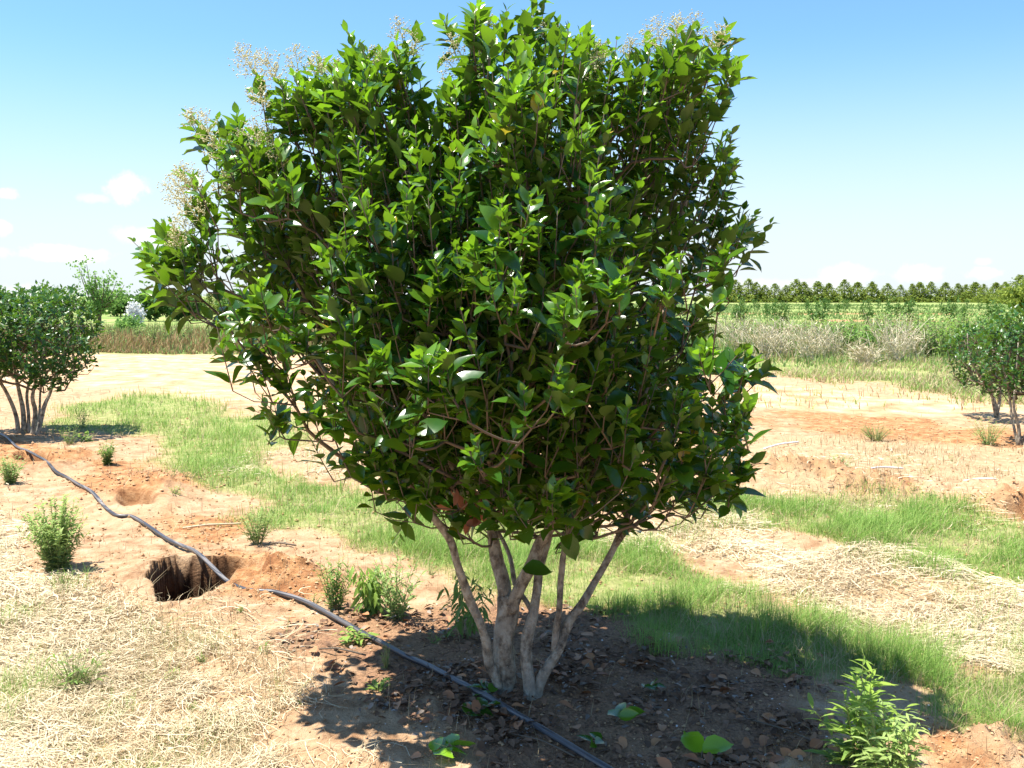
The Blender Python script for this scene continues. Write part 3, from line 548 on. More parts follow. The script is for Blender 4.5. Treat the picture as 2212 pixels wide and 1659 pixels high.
# flower panicles
def panicle(c, ax, L):
    fl_ = st = Acc(); ax = nrm(ax); side = nrm(np.cross(ax, rng.normal(size=3))); s2 = np.cross(ax, side)
    tube(st, np.array([c, c + ax * L * .5, c + ax * L]), [.0017, .0013, .0008], 4); pts = []
    for q in range(16):
        t = .12 + .85 * q / 16; ph = q * 2.4; d = nrm(side * math.cos(ph) + s2 * math.sin(ph) + ax * .55); l_ = L * .72 * (1 - t * .8) * random.uniform(.7, 1.15); b_ = c + ax * L * t
        e_ = b_ + d * l_; tube(st, np.array([b_, e_]), [.001, .0006], 3, cap=False)
        for u in range(int(4 + 9 * (1 - t))):
            v = b_ + d * l_ * random.uniform(.3, 1.05) + rng.normal(0, .0055, 3); pts.append(v)
    pts = np.array(pts); s_ = rng.uniform(.0024, .0043, len(pts)); V = pts[:, None] + ico[None] * s_[:, None, None] * rng.uniform(.7, 1.3, (len(pts), 7, 3))
    fl_.add(V.reshape(-1, 3), [(fi[None] + (np.arange(len(pts)) * 7)[:, None, None]).reshape(-1, 3)])
    fl_.build('flower_cluster', M_FLOWER, tree, origin=org)
for b_, ax, L in PB: panicle(b_, ax, L)
# dead brown leaves caught in the crown
dl = Acc(); O = np.array([pp(px + rng.normal(0, 10), py + rng.normal(0, 14), -.3 + rng.normal(0, .05)) for px, py in [(1000, 1120), (1010, 1130), (1015, 1100), (990, 1090), (1020, 1090), (765, 510), (780, 505), (990, 1065), (1080, 900), (1040, 1060)] * 2])
leaves(dl, O, rng.normal(size=(len(O), 3)), rng.normal(size=(len(O), 3)), .06, 1.0, 0, TPL_BIG); dl.build('dead_leaves', M_DEADLEAF, tree, origin=org)
dl = Acc(); leaves(dl, np.array([pp(1128, 1228, -.12), pp(1222, 1150, -.25), pp(1250, 1130, -.2)]), np.array([(1, -.2, .0), (.35, 0, -1), (.5, 0, -.6)]), np.array([(0, -.7, .8), (0, -1, .1), (.1, -1, .3)]), np.array([.11, .11, .085]), 1.1, 0, TPL_BIG[:1]); dl.build('hanging_leaves', M_LEAF, tree, origin=org)
# ------------------------------------------------------------------ side bushes
def bush(label, base, sil_px, stems, nsh, depth, leafL, edge, name='privet_bush', mt=M_LEAF2, keepth=.3, young=.4):
    b = G1(*base); Y = b[1]; t = empty(name, tuple(b), label, 'bush'); og = np.array(b); sp = [(P(px, py, Y)[0], P(px, py, Y)[2]) for px, py in sil_px]; rt = []
    for pts, w0, w1 in stems:
        W = np.array([np.append(P(p[0], p[1], Y + p[2]), 0) for p in pts]); W[0, 2] = min(W[0, 2], b[2] - .02); W[:, 3] = np.linspace(w0, w1, len(pts)) * .5 * Y / F; c = crm(W, .05); ac = Acc(); tube(ac, c[:, :3], c[:, 3], 7, .08); ac.build('stem', M_BARK, t, origin=og); rt.append(c[len(c) // 2:, :3])
    rt = np.vstack(rt); C = crown_points(sp, Y, nsh, depth, edge, .55); C = C[fbm(C[:, 0] * 3 + 3, C[:, 2] * 3 + C[:, 1], 90, 3) > keepth]; core_ = np.array([np.mean([s_[0] for s_ in sp]), Y, min(s_[1] for s_ in sp) + .1])
    A = nrm((C - core_) * np.array([.9, .9, .7]) + np.array([0, 0, .45]) + rng.normal(0, .25, (len(C), 3))); L = rng.uniform(.08, .16, len(C)); B = C - A * L[:, None] * .8
    tw = Acc()
    for pts, rr, i in grow(rt, None, B, A, .12, .002): tube(tw, pts, np.minimum(rr, .012), 4, cap=False)
    tw.build('branches', M_TWIG, t, origin=og); lf = Acc(); shoots_to_leaves(lf, None, B, A, L, leafL, 3, TPL_SM, np.clip(rng.uniform(-.3, young * 2, len(C)), 0, 1)); lf.build('crown', mt, t, origin=og); return t
bush('dense dark green rounded bush on several thin stems at the left edge', (58, 942), [(-110, 700), (-90, 640), (-20, 630), (30, 618), (60, 632), (100, 612), (130, 640), (150, 608), (165, 650), (200, 690), (205, 740), (195, 775), (175, 800), (150, 820), (120, 845), (80, 815), (20, 810), (-40, 830), (-100, 790)],
     [([(40, 945, 0), (35, 900, 0), (15, 850, -.1), (-15, 800, -.2), (-40, 740, -.2)], 11, 4), ([(52, 946, 0), (50, 890, .1), (40, 840, .1), (30, 790, .1), (20, 720, .1)], 12, 4), ([(60, 945, .05), (62, 900, .1), (58, 850, .2), (70, 800, .3), (80, 730, .3)], 9, 4), ([(70, 946, 0), (76, 890, 0), (70, 860, -.1), (78, 820, -.1), (100, 740, -.1)], 12, 4), ([(80, 945, -.05), (95, 880, -.05), (108, 850, 0), (120, 810, 0), (150, 730, 0)], 11, 4), ([(66, 946, .1), (84, 900, .2), (90, 830, .3), (120, 780, .3)], 7, 3)], 1500, .75, .085, .4)
bush('open crowned small bush with a leaning forked stem by the right edge', (2155, 900), [(2055, 790), (2050, 740), (2065, 710), (2100, 695), (2140, 682), (2180, 690), (2215, 715), (2215, 800), (2190, 835), (2150, 855), (2110, 845), (2075, 825)],
     [([(2155, 902, 0), (2152, 880, 0), (2140, 850, 0), (2120, 820, 0), (2095, 770, 0), (2090, 720, 0)], 9, 3), ([(2153, 895, 0), (2160, 860, .1), (2160, 830, .1), (2150, 790, .1), (2150, 740, .1)], 7, 3), ([(2152, 890, 0), (2143, 850, -.1), (2145, 800, -.2), (2180, 730, -.2)], 6, 3)], 460, .6, .07, .4, keepth=.36, young=.5)
bush('taller dense bush cut off by the right edge beyond the straw', (2204, 957), [(2140, 760), (2145, 710), (2165, 675), (2200, 658), (2250, 650), (2300, 655), (2360, 680), (2380, 740), (2350, 810), (2280, 850), (2220, 860), (2170, 840), (2140, 800)],
     [([(2204, 960, 0), (2200, 920, 0), (2190, 880, 0), (2195, 820, 0), (2200, 740, 0)], 9, 3), ([(2210, 960, 0), (2225, 900, 0), (2250, 830, 0), (2270, 740, 0)], 9, 3), ([(2200, 960, 0), (2186, 900, .1), (2180, 850, .1), (2165, 780, .1)], 7, 3)], 950, .75, .075, .4, young=.35)
# ------------------------------------------------------------------ drip hose
HO = [(-140, 905, 0), (-40, 930, 0), (8, 946, 1), (35, 968, 1), (66, 989, 1), (90, 1008, 1), (118, 1026, 1), (145, 1040, 1), (194, 1076, 1), (224, 1106, 1), (250, 1119, -.2), (270, 1120, -.8), (291, 1123, 1), (357, 1165, 1), (403, 1190, 1), (444, 1226, 1), (484, 1262, 1), (508, 1276, 1), (535, 1284, -.9), (565, 1286, -.9), (598, 1288, 1), (663, 1307, 1.2), (736, 1346, 1), (794, 1381, 1), (825, 1398, 1), (879, 1431, 1), (926, 1454, 1), (988, 1489, 1), (1057, 1524, 1), (1104, 1551, 1), (1162, 1582, 1), (1239, 1625, 1), (1297, 1659, 1), (1420, 1730, 1), (1600, 1850, 1)]
c = crm([np.append(G(px, py, .02), q) for px, py, q in HO], .02); q = c[:, 3]; g_ = gz(c[:, 0], c[:, 1]); pit = (hole_sd(c[:, 0], c[:, 1], H1) > -.1) | (hole_sd(c[:, 0], c[:, 1], H3) > -.1)
ar = np.cumsum(np.r_[0, np.linalg.norm(np.diff(c[:, :2], axis=0), axis=1)]); lift = np.interp(q, [-1.2, 0, 1], [-.017, -.002, .019]); zz_h = g_ + lift; zz_h = np.interp(ar, ar[~pit], zz_h[~pit])
sm_ = lambda v: np.convolve(np.pad(v, 9, 'edge'), np.ones(19) / 19, 'valid')
c[:, 2] = np.where(pit, zz_h + .006, np.maximum(sm_(zz_h), g_ + lift - .006)); c[:, 2] = sm_(c[:, 2]); c = c[:, :3]
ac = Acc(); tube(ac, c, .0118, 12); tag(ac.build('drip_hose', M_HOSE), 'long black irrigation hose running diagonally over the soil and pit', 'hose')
# soil that buries the hose between the pits
for (px, py, s_) in ((553, 1289, .13), (118, 1029, .14), (260, 1124, .13)): pass
# ------------------------------------------------------------------ weeds
def weed(label, px, py, hpx, spread, nst, leafL, pairs, mt=M_WEED, droop=0., wmul=1., up=.8, name='weed', dens=1, young=.3, tpl=TPL_LAN, side=0, group=None, cat='weed', stemr=.0018, bare=0., messy=0.):
    b = G1(px, py); Hh = hpx * b[1] / F; t = empty(name, tuple(b), label, cat, group); og = np.array(b); st, lf = Acc(), Acc(); OO, DD, NN, LL, YY = [], [], [], [], []
    for i in range(nst):
        a = rng.uniform(0, 6.28); q = rng.uniform(0, 1) ** .6 * spread * Hh; top = b + np.array([math.cos(a) * q + side * Hh, math.sin(a) * q, Hh * rng.uniform(.6, 1.0) * (1 - .25 * (q / (spread * Hh + 1e-6)) ** 2)])
        b0 = b + np.array([math.cos(a), math.sin(a), 0]) * q * .18; b0[2] -= .015; js = rng.normal(0, 1, 3) * messy * Hh; b0 = b0 + js * np.array([.8, .5, 0]); top = top + rng.normal(0, 1, 3) * messy * Hh * np.array([1, .6, .12]) + js * .5 * np.array([1, 1, 0]); mid = b0 * .5 + top * .5 + np.array([0, 0, Hh * .08]) - np.array([math.cos(a), math.sin(a), 0]) * q * .1
        tt = np.linspace(0, 1, 7)[:, None]; pts = (1 - tt) ** 2 * b0 + 2 * tt * (1 - tt) * mid + tt ** 2 * top; tube(st, pts, np.linspace(stemr, stemr * .4, 7), 4, cap=False)
        for j in range(pairs):
            t_ = (j + rng.uniform(.2, .9)) / pairs
            if t_ < bare: continue
            for _ in range(dens):
                p = (1 - t_) ** 2 * b0 + 2 * t_ * (1 - t_) * mid + t_ ** 2 * top; ph = rng.uniform(0, 6.28); tg = nrm(top - b0)
                d = tg * (up - droop * .6) + np.array([math.cos(ph), math.sin(ph), -droop]) * .8; OO.append(p); DD.append(d); NN.append(np.array([0, 0, 1.]) + rng.normal(0, .3, 3) + tg * .2); LL.append(leafL * rng.uniform(.6, 1.2) * (1 - .35 * t_)); YY.append(np.clip(young * t_ * rng.uniform(.3, 1.6), 0, 1))
    n_ = len(OO); leaves(lf, np.array(OO), np.array(DD), np.array(NN), np.array(LL), wmul, np.array(YY), tpl); st.build('stem', M_WSTEM if mt != M_DEADW else M_DEADW, t, origin=og); lf.build('leaves', mt, t, origin=og); return t
M_WSTEM = simple('weed_stem', (.2, .24, .08), (.3, .3, .13), .7, 20)
weed('bushy feathery green weed left of the hose near the left edge', 125, 1232, 175, .5, 70, .045, 24, M_WEEDB, wmul=1.5, dens=2, name='feathery_weed', young=.5)
weed('small grey green weed at the left edge beside the farthest pit', 25, 1052, 66, .6, 30, .045, 12, M_WEEDB, wmul=1.4, dens=2, name='feathery_weed')
weed('small upright weed right of the hose above the orange pit', 232, 1012, 58, .4, 24, .045, 12, M_WEED, wmul=1.4, dens=2, name='feathery_weed')
weed('wispy grey green weed beside the dry stick', 555, 1180, 95, .5, 26, .04, 16, M_WEEDB, dens=2, name='wispy_weed', bare=.15)
weed('leafy weed with narrow drooping leaves right of the open pit', 800, 1332, 140, .34, 12, .1, 18, M_WEED, .75, 1.2, .5, 'drooping_weed', young=.7)
weed('tall slender weed just left of the leaning stem', 858, 1345, 180, .34, 20, .05, 20, M_WEEDB, wmul=1.3, name='slender_weed')
weed('thin yellowish weed between the pit and the drooping weed', 722, 1322, 130, .45, 24, .045, 16, M_WEED, wmul=1.3, name='thin_weed')
weed('dark willow leaved weed seen behind the leaning left stem', 1000, 1385, 165, .6, 13, .09, 12, M_WEED, .6, 1.1, .5, 'willow_leaved_weed', young=.0, bare=.3)
weed('bright yellow green weed with long leaves in the lower right', 1850, 1665, 255, .42, 17, .11, 16, M_WEED, .1, 1.0, .7, 'long_leaved_weed', young=1.2)
weed('pale fine leaved weed at the bottom right beside the bright weed', 1920, 1720, 235, .38, 24, .075, 20, M_WEEDB, .2, 1.0, .7, 'fine_leaved_weed', young=.6)
weed('green grass tuft on the orange soil to the right of the shrub', 1893, 952, 42, 1.0, 60, .05, 2, M_WEED, name='grass_tuft', stemr=.003)
weed('grass tuft growing in the foreground straw at lower left', 160, 1490, 85, 1.1, 60, .05, 2, M_WEED, name='grass_tuft', stemr=.0017)
weed('tiny tuft below the feathery weed', 133, 1275, 48, .9, 30, .03, 3, M_WEED, name='grass_tuft')
weed('leafy weed in the grass beside the dark left bush', 178, 930, 62, .35, 14, .05, 10, M_WEEDB, name='leafy_weed')
weed('low weed in the left bush shadow', 150, 968, 45, .8, 24, .04, 6, M_WEED, name='leafy_weed')
weed('low bright broadleaf weed by the shadow of the left bush', 183, 962, 24, 1.2, 14, .06, 4, M_WEED, name='leafy_weed', wmul=2.2, young=1)
weed('grey green weed at the foot of the right hand bushes', 2135, 955, 65, .8, 50, .05, 8, M_WEEDB, name='leafy_weed')
weed('yellowing broad leaved weed lying over the hose', 765, 1395, 40, 1.3, 10, .06, 4, M_WEED, .4, 1.8, name='yellowing_weed', young=1)
weed('small pale stalk weed on the hose left of the stems', 835, 1455, 60, .25, 12, .02, 8, M_WEED, name='stalk_weed')
weed('pale green seedling among orange leaves left of the hose', 815, 1500, 26, 1.2, 10, .05, 3, M_WEED, wmul=2, name='seedling', young=.8)
weed('small green seedling on the bank above the open pit', 380, 1085, 22, 1.0, 14, .04, 3, M_WEED, name='seedling', young=.9)
weed('low green weed at the near rim of the ridge on the right', 1820, 1030, 28, 1.4, 24, .05, 4, M_WEEDB, name='leafy_weed')
weed('small tuft in the dry patch right of the grass', 2010, 1085, 22, 1.0, 24, .04, 3, M_WEED, name='grass_tuft')
for i in range(26):   # scattered tiny seedlings
    px, py = random.choice([(random.uniform(300, 700), random.uniform(1010, 1120)), (random.uniform(650, 1000), random.uniform(1230, 1420)), (random.uniform(100, 600), random.uniform(1280, 1600)), (random.uniform(1650, 2180), random.uniform(930, 1080))])
    weed('tiny green seedling in the bare soil', px, py, random.uniform(14, 34), .9, 7, .03, 4, random.choice([M_WEED, M_WEEDB]), name='tiny_seedling', young=.6, group='tiny seedlings scattered over the soil', cat='seedling')
# ------------------------------------------------------------------ fallen sprigs
def sprig(label, px, py, n, L, ang, young, mt=M_LEAF):
    b = G1(px, py); t = empty('fallen_sprig', tuple(b), label, 'sprig'); og = np.array(b); d = np.array([math.cos(ang), math.sin(ang), .05]); lf, st = Acc(), Acc(); Lt = .035 * n
    tube(st, np.array([b + [0, 0, .012], b + d * Lt * .5 + [0, 0, .028], b + d * Lt + [0, 0, .02]]), [.002, .0018, .001], 5); O, D = [], []
    for i in range(n):
        for s_ in (-1, 1): O.append(b + d * Lt * (i + .5) / n + np.array([0, 0, .024])); a2 = ang + s_ * random.uniform(.6, 1.2); D.append([math.cos(a2), math.sin(a2), random.uniform(-.1, .35)])
    O = np.array(O); leaves(lf, O, np.array(D), np.array([0, 0, 1.]) + rng.normal(0, .35, (len(O), 3)), L, 1.1, young, TPL_BIG); st.build('twig', M_TWIG, t, origin=og); lf.build('leaves', mt, t, origin=og)
sprig('fallen bright green leaf sprig at the bottom edge left of the hose', 925, 1650, 3, .085, .5, .9)
sprig('dark green fallen sprig lying just in front of the stems beside the hose', 1000, 1572, 3, .075, .8, .1)
sprig('fallen green leaves touching the hose in front of the trunk', 1065, 1530, 2, .07, 2.2, .3)
sprig('pair of pale grey green fallen leaves on the dark litter right of the stems', 1330, 1585, 2, .075, .9, .35)
sprig('small dark fallen sprig farther right on the litter', 1380, 1510, 2, .055, .3, .1)
sprig('upright pale green leaf pair at the bottom edge right of centre', 1515, 1660, 1, .12, 1.3, 1.0)
sprig('lone deep green fallen sprig right of the hose end', 1310, 1625, 2, .06, 3.6, .1)
# ------------------------------------------------------------------ sticks
def stick(label, a, b, rpx, mt):
    p, q = G1(*a), G1(*b); p[2] += .012; q[2] += .02; m_ = (p + q) / 2 + np.array([rng.normal(0, .02), rng.normal(0, .02), .01]); ac = Acc(); tube(ac, crm([p, m_, q], .05), rpx * p[1] / F, 6, .1); tag(ac.build('dry_stick', mt, origin=p), label, 'stick')
stick('dry pale stick lying beside the wispy weed', (395, 1148), (520, 1138), 2.2, M_STRAW)
stick('thin stick lying in the dark litter left of the hose', (690, 1415), (790, 1435), 2, M_TWIG)
stick('thin reddish twig lying near the bottom right weeds', (1600, 1560), (1770, 1625), 1.8, M_TWIG)
stick('short white stick on the ground right of the crown', (1650, 968), (1725, 958), 2, M_WHITE)
stick('white broken cane on the straw right of the orange ridge', (1880, 1034), (1950, 1024), 2.2, M_WHITE)
stick('bleached cane lying at the far right below the bushes', (2080, 1055), (2150, 1062), 2, M_WHITE)
stick('dark twig on the pale soil right of the wispy weed', (585, 1183), (640, 1188), 2, M_TWIG)
stick('thin branch lying at the bottom below the hose', (1090, 1600), (1240, 1655), 1.6, M_TWIG)
# ------------------------------------------------------------------ background vegetation
def tuft(acc, C, s, n_, updir=.2, tpl=TPL_SM, young=0):
    """leafy clump faces around points C"""
    O = np.repeat(C, n_, 0) + rng.normal(0, 1, (len(C) * n_, 3)) * np.repeat(s, n_)[:, None] * .55
    leaves(acc, O, rng.normal(size=O.shape) + np.array([0, 0, updir]), rng.normal(size=O.shape) + np.array([0, 0, .6]), np.repeat(s, n_) * rng.uniform(.6, 1.2, len(O)), 1.3, young, tpl)
M_CON = leafmat('conifer_foliage', (.18, .25, .04), (.34, .4, .07), (.2, .27, .04), (.16, .22, .05), rough=.7, trans=.3, tcol=(.35, .42, .07), spec=.2)
M_PALE = leafmat('pale_green_foliage', (.13, .26, .06), (.2, .36, .09), (.3, .42, .12), (.16, .28, .08), rough=.6, trans=.4, tcol=(.3, .5, .12), spec=.2)
M_MID = leafmat('mid_green_foliage', (.06, .13, .03), (.11, .2, .045), (.15, .26, .05), (.08, .16, .04), rough=.6, trans=.25, tcol=(.16, .3, .05), spec=.2)
def conifer_mesh(h, wd):
    lf = Acc(); n = 300; z = rng.uniform(.0, 1, n) ** 1.1; a = rng.uniform(0, 6.28, n); rr = wd * (1 - z) ** .8 * np.sqrt(rng.uniform(.35, 1, n)) * (1 + .25 * np.sin(a * 3 + z * 9)); C = np.stack([np.cos(a) * rr, np.sin(a) * rr, z * h], -1)
    tuft(lf, C, np.full(n, .34) * (1.15 - .5 * z), 7, .9, young=.0 + 0); st = Acc(); tube(st, np.array([[0, 0, -.2], [0, 0, h * .5], [0, 0, h * .93]]), [.14, .09, .02], 6); return lf, st
conif = []
CG = 'conifers in the long row on the horizon'
protos = []
for v in range(5):
    lf, st = conifer_mesh(1.0 * (5.2 + .3 * v), 2.1 + .12 * v); e = bpy.data.objects.new('conifer_tree', None); c_ = lf.build('crown', M_CON); t_ = st.build('trunk', M_TWIG); protos.append((c_, t_))
ORD = ['first', 'second', 'third', 'fourth', 'fifth', 'sixth', 'seventh', 'eighth', 'ninth', 'tenth', 'eleventh', 'twelfth', 'thirteenth', 'fourteenth', 'fifteenth', 'sixteenth', 'seventeenth', 'eighteenth', 'nineteenth', 'twentieth', 'twenty-first', 'twenty-second', 'twenty-third', 'twenty-fourth', 'twenty-fifth', 'twenty-sixth', 'twenty-seventh', 'twenty-eighth', 'twenty-ninth', 'thirtieth', 'thirty-first', 'thirty-second', 'thirty-third', 'thirty-fourth', 'thirty-fifth', 'thirty-sixth']
used = set()
def conifer(px, Y, hpx, label, group=CG):
    k = random.randrange(5); x_ = (px - CX) / F * Y * math.cos(PITCH); z_ = float(gz(np.array([x_]), np.array([Y]))[0]); e = empty('conifer_tree', (x_, Y, z_), label, 'tree', group); s_ = hpx * Y / F / (5.2 + .3 * k)
    e.scale = (s_ * random.uniform(1.5, 2.1), s_ * random.uniform(1.4, 1.9), s_); e.rotation_euler.z = random.uniform(0, 6.28)
    for q, nm in enumerate(('crown', 'trunk')):
        o = protos[k][q]
        if (k, q) not in used: used.add((k, q)); o.parent = e
        else: o = o.copy(); link(o, e)
xs = 1552; i = 0
while xs < 2225 and i < 36:
    hp_ = random.uniform(36, 50) + max(0, (xs - 2150) * .25)
    conifer(xs, 190 - max(0, xs - 2100) * .35, hp_, f'{ORD[i]} conifer from the left in the row right of the shrub'); xs += random.uniform(15, 34); i += 1
for i, xs in enumerate((452, 486, 515, 545)): conifer(xs, 80, random.uniform(36, 54), f'{ORD[i]} conifer from the left seen under the left side of the shrub', 'conifers beyond the left side of the shrub')
for (c_, t_), k in zip(protos, range(5)):
    if c_.parent is None: bpy.data.objects.remove(c_); bpy.data.objects.remove(t_)
# young saplings in rows
sp = []
for v in range(3):
    lf = Acc(); C = rng.normal(0, 1, (26, 3)) * np.array([.16, .16, .3]) + np.array([0, 0, .6]); tuft(lf, C, np.full(26, .13), 6, .5); st = Acc(); tube(st, np.array([[0, 0, -.05], [0, 0, .6]]), [.02, .012], 5); sp.append((lf.build('crown', M_MID), st.build('trunk', M_TWIG)))
us = set(); nsap = 0
for ry in (47, 55, 65, 78, 94, 115):
    for px in np.arange(1585, 2120, 1.9 * F / ry):
        if random.random() < .3: continue
        px += random.uniform(-8, 8); x_ = (px - CX) / F * ry; yy = ry - .1 * x_ + random.uniform(-.6, .6)
        e = empty('sapling', (x_, yy, float(gz(np.array([x_]), np.array([yy]))[0])), 'small young nursery sapling in the planted rows of the far field', 'sapling', 'saplings planted in rows in the far field'); s_ = random.uniform(.7, 1.05); e.scale = (s_, s_, s_ * 1.1); e.rotation_euler.z = random.uniform(0, 6); k = random.randrange(3); nsap += 1
        for q in (0, 1):
            o = sp[k][q]
            if (k, q) not in us: us.add((k, q)); o.parent = e
            else: link(o.copy(), e)
# tall weeds and grass beyond the sand (mass) — right
n = 60000; x = rng.uniform(3, 34, n); y = rng.uniform(20, 46, n); edge = 21.5 - .22 * (x - 5) + 1.5 * (fbm(x * .4, y * 0 + 3, 44) - .5)
dn = ss(0, 5, y - edge) ; k = (rng.uniform(0, 1, n) < (.25 + .75 * ss(.35, .6, fbm(x * .7, y * .7, 45, 3))) * (y > edge) * ss(46, 34, y)) & (x / y < .58); x, y, dn = x[k], y[k], dn[k]
tag(blades('tall_green_weeds', x, y, (.12 + .75 * dn * fbm(x * .6, y * .6, 46, 3)) * rng.uniform(.5, 1.3, len(x)), np.full(len(x), .03), M_FIELD, .5, 3), 'rough green weeds along the edge of the far field', 'weeds', kind='stuff')
n = 30000; x = rng.uniform(3, 34, n); y = rng.uniform(18, 40, n); k = (rng.uniform(0, 1, n) < ss(.45, .62, fbm(x * .8 + 40, y * .8, 47, 3)) * .9) & (y > 20.5 - .22 * (x - 5)) & (x / y < .58); x, y = x[k], y[k]
tag(blades('tall_dry_grass', x, y, (.12 + .6 * ss(22, 27, y)) * rng.uniform(.4, 1.2, len(x)), np.full(len(x), .022), M_DRYG, .5, 3), 'tan dry grass mixed in the field edge', 'grass', kind='stuff')
x, y = scatter(60000, 770, 885, 1450, 2350); k = rng.uniform(0, 1, len(x)) < np.maximum(region('grass', x, y, .03, .03) * (y > 13) * (x > 3), .03) * ss(.3, .55, fbm(x * 1.1, y * 1.1, 57, 3)); x, y = x[k], y[k]; g_ = rng.uniform(0, 1, len(x)) < .5
tag(blades('verge_grass', x[g_], y[g_], rng.uniform(.04, .16, g_.sum()), np.full(g_.sum(), .014), M_GRASS, .8, 2), 'short green grass on the verge beyond the sand', 'grass', kind='stuff')
tag(blades('verge_dry_grass', x[~g_], y[~g_], rng.uniform(.04, .18, (~g_).sum()), np.full((~g_).sum(), .014), M_DRYG, .9, 2), 'short tan grass on the verge beyond the sand', 'grass', kind='stuff')
# left brown strip + mass
n = 34000; x = rng.uniform(-22, 2, n); y = 26 + rng.uniform(0, 1, n) ** 1.4 * 16; k = x / y > -.6; x, y = x[k], y[k]; d_ = ss(25.8, 28.5, y)
kk = rng.uniform(0, 1, len(x)) < .72 - .35 * ss(28, 38, y)
tag(blades('rusty_grass', x[kk], y[kk], (.12 + .28 * d_[kk] * (.5 + fbm(x[kk] * .5, y[kk] * .5, 55))) * rng.uniform(.5, 1.4, kk.sum()), np.full(kk.sum(), .028), M_RUST, .6, 3), 'rusty brown dry grass bank beyond the sandy track', 'grass', kind='stuff')
tag(blades('bank_green_weeds', x[~kk], y[~kk], (.12 + .3 * d_[~kk] * 2 * fbm(x[~kk] * .7, y[~kk] * .7, 48)) * rng.uniform(.5, 1.3, (~kk).sum()), np.full((~kk).sum(), .03), M_FIELD, .5, 3), 'green weeds on the bank beyond the sandy track', 'weeds', kind='stuff')
# far field grass
n = 42000; x = rng.uniform(2, 90, n); y = rng.uniform(44, 150, n); k = (x / y < .6) & (rng.uniform(0, 1, n) < ss(.35, .55, fbm(x * .15, y * .15, 49, 3)) * .8 + .1); x, y = x[k], y[k]
tag(blades('far_field_grass', x, y, rng.uniform(.1, .3, len(x)), np.clip(y * .0012, .05, .2), M_FIELD, .6, 2), 'light green grass across the planted far field', 'grass', kind='stuff')
# dead stalk clumps and green weed clumps in the brush
DC = [(1608, 765, 95, 'leftmost pale dead weed clump beside the crown of the shrub', .7), (1650, 775, 92, 'wide pale clump of dead stalks, second from the shrub', .55), (1700, 772, 98, 'pale dead stalks leaning left of the brightest clump', .6), (1745, 778, 96, 'brightest grey dead stalk clump in the brush', .75), (1800, 775, 82, 'low tangled dead stalk clump in the middle of the brush', .9), (1935, 785, 118, 'tall grey dead stalk clump left of the right hand bush', .55), (1965, 775, 80, 'fallen grey stalks beside the tall clump', .8), (1870, 790, 50, 'short tan stalks at the foot of the brush', 1.2)]
for px, py, hp_, lb, spd in DC: weed(lb, px, py, hp_ * 1.0, spd * .6, 55, .4, 3, M_DEADW, up=.9, wmul=.18, name='dead_weed_clump', stemr=.008, messy=.2, cat='dead weeds', group='dead weed clumps in the brush', side=random.uniform(-.35, .05))
GC = [(1590, 745, 75), (1625, 742, 66), (1672, 745, 70), (1722, 742, 64), (1775, 758, 88), (1812, 765, 92), (1840, 762, 84), (1862, 768, 92), (1890, 765, 104), (1915, 760, 110), (1985, 770, 110), (2010, 775, 112), (2035, 778, 115), (2060, 770, 110), (2090, 765, 105), (2120, 770, 112), (2160, 768, 110), (2195, 772, 115), (1740, 730, 50), (2000, 748, 92), (2075, 745, 90), (2140, 745, 95)]
for i, (px, py, hp_) in enumerate(GC): weed('leafy green weed clump in the brush between the sand and far field', px, py, hp_ * .92, .45, 30, .17, 9, M_PALE if i % 2 else M_WEED, wmul=2.2, name='green_weed_clump', stemr=.01, cat='weeds', group='green weed clumps in the brush')
for (px, py, hp_) in [(330, 752, 70), (360, 750, 62), (405, 748, 58), (455, 750, 66), (300, 745, 48), (505, 748, 52), (240, 742, 40)]: weed('upright green weed on the bank beyond the sandy track', px, py, hp_, .3, 18, .12, 9, M_WEEDB, wmul=2, name='green_weed_clump', stemr=.01, cat='weeds', group='green weeds on the bank left of the shrub')
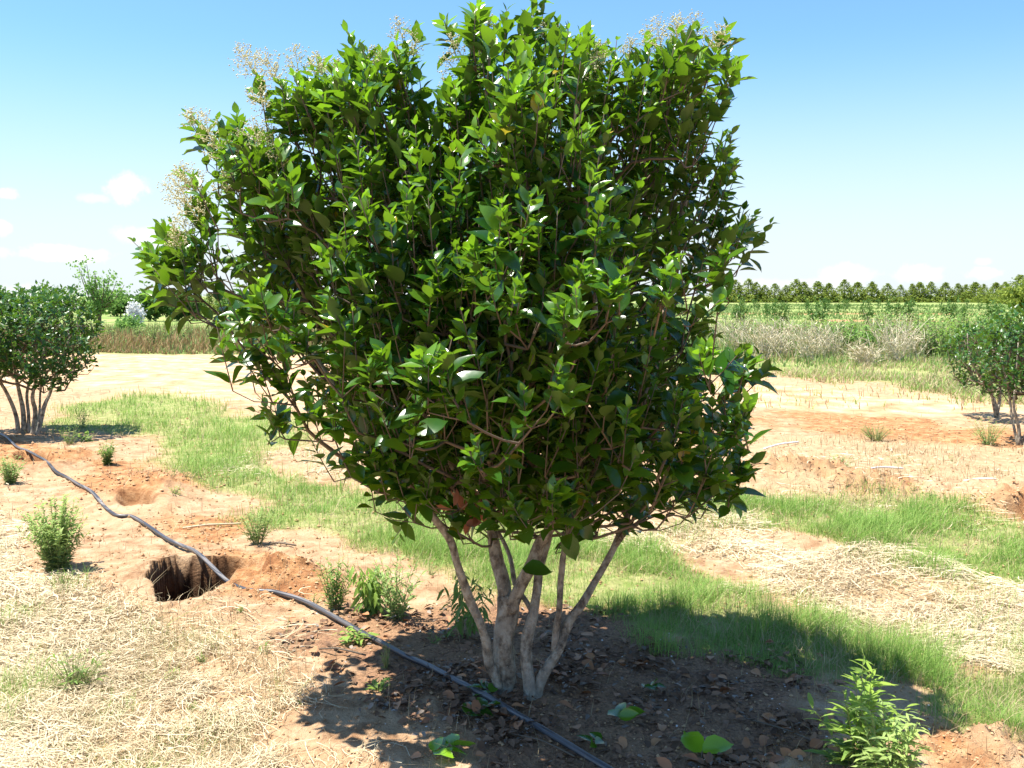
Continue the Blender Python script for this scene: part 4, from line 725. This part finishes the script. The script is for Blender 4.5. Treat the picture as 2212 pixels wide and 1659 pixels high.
# background broadleaf trees, left
def loosetree(label, px, Y, toppx, halfpx, basepy, n_, s, mt, name='broadleaf_tree', wisps=0, botfrac=.25):
    x_ = (px - CX) / F * Y; z_ = float(gz(np.array([x_]), np.array([Y]))[0]); top = P(px, toppx, Y)[2] - z_; hw = halfpx * Y / F; e = empty(name, (x_, Y, z_), label, 'tree'); st, lf = Acc(), Acc(); tips = []
    tube(st, np.array([[0, 0, -.2], [.05, 0, top * .35], [0, 0, top * .6]]), [.035 * top, .025 * top, .01 * top], 7)
    for i in range(16 + wisps):
        a = rng.uniform(0, 6.28); q = rng.uniform(.3, 1); zt = top * (botfrac + (1 - botfrac) * rng.uniform(.1, 1) ** .7) * (1.0 if i < 16 else 1.02); rr = hw * q * (1 - .6 * max(0, zt / top - .5)) ; b0 = np.array([0, 0, top * rng.uniform(.15, .4)]); t0 = np.array([math.cos(a) * rr, math.sin(a) * rr, zt]); m_ = (b0 + t0) / 2 + np.array([math.cos(a) * rr * .25, math.sin(a) * rr * .25, 0])
        tt = np.linspace(0, 1, 8)[:, None]; pts = (1 - tt) ** 2 * b0 + 2 * tt * (1 - tt) * m_ + tt ** 2 * t0; tube(st, pts, np.linspace(.012 * top, .003 * top, 8), 5, cap=False); tips.append(pts[2:])
    T_ = np.vstack(tips); C = T_[rng.integers(0, len(T_), n_)] + rng.normal(0, 1, (n_, 3)) * hw * .12; tuft(lf, C, np.full(n_, s), 6, .1, young=.2); st.build('trunk', M_TWIG, e); lf.build('crown', mt, e)
loosetree('wispy pale green tree standing behind the left bush', 215, 42, 572, 66, 735, 330, .13, M_PALE, wisps=14, botfrac=.3)
loosetree('low rounded bright green bush at the foot of the wispy tree', 275, 36, 690, 34, 735, 160, .14, M_PALE, 'background_bush', botfrac=.1)
loosetree('dark green tree just right of the white flowering shrub', 335, 60, 628, 48, 700, 330, .26, M_MID)
loosetree('dark tree behind the stem end of the left crown tip', 400, 62, 640, 46, 700, 320, .26, M_MID)
loosetree('dark low tree behind the left bush', 120, 70, 636, 60, 700, 330, .3, M_MID)
loosetree('dark low tree at the far left horizon', 0, 85, 640, 90, 690, 330, .36, M_MID)
loosetree('darker mid green tree between the wispy tree and white shrub', 262, 75, 640, 40, 690, 300, .28, M_MID)
loosetree('broad tree hidden behind the left lower crown of the shrub', 520, 70, 640, 60, 690, 300, .28, M_MID)
loosetree('tall leafy tree rising above the right hand bushes at the frame edge', 2225, 60, 612, 60, 700, 420, .28, M_CON)
M_WFL = simple('white_blossom', (.75, .75, .72), (.85, .85, .85), .6, 20, trans=.2)
loosetree('white flowering shrub in the distance left of the main shrub', 290, 38, 658, 23, 700, 260, .1, M_WFL, 'flowering_shrub', botfrac=.35)
print('leaf verts', lf.n, 'saplings', nsap)
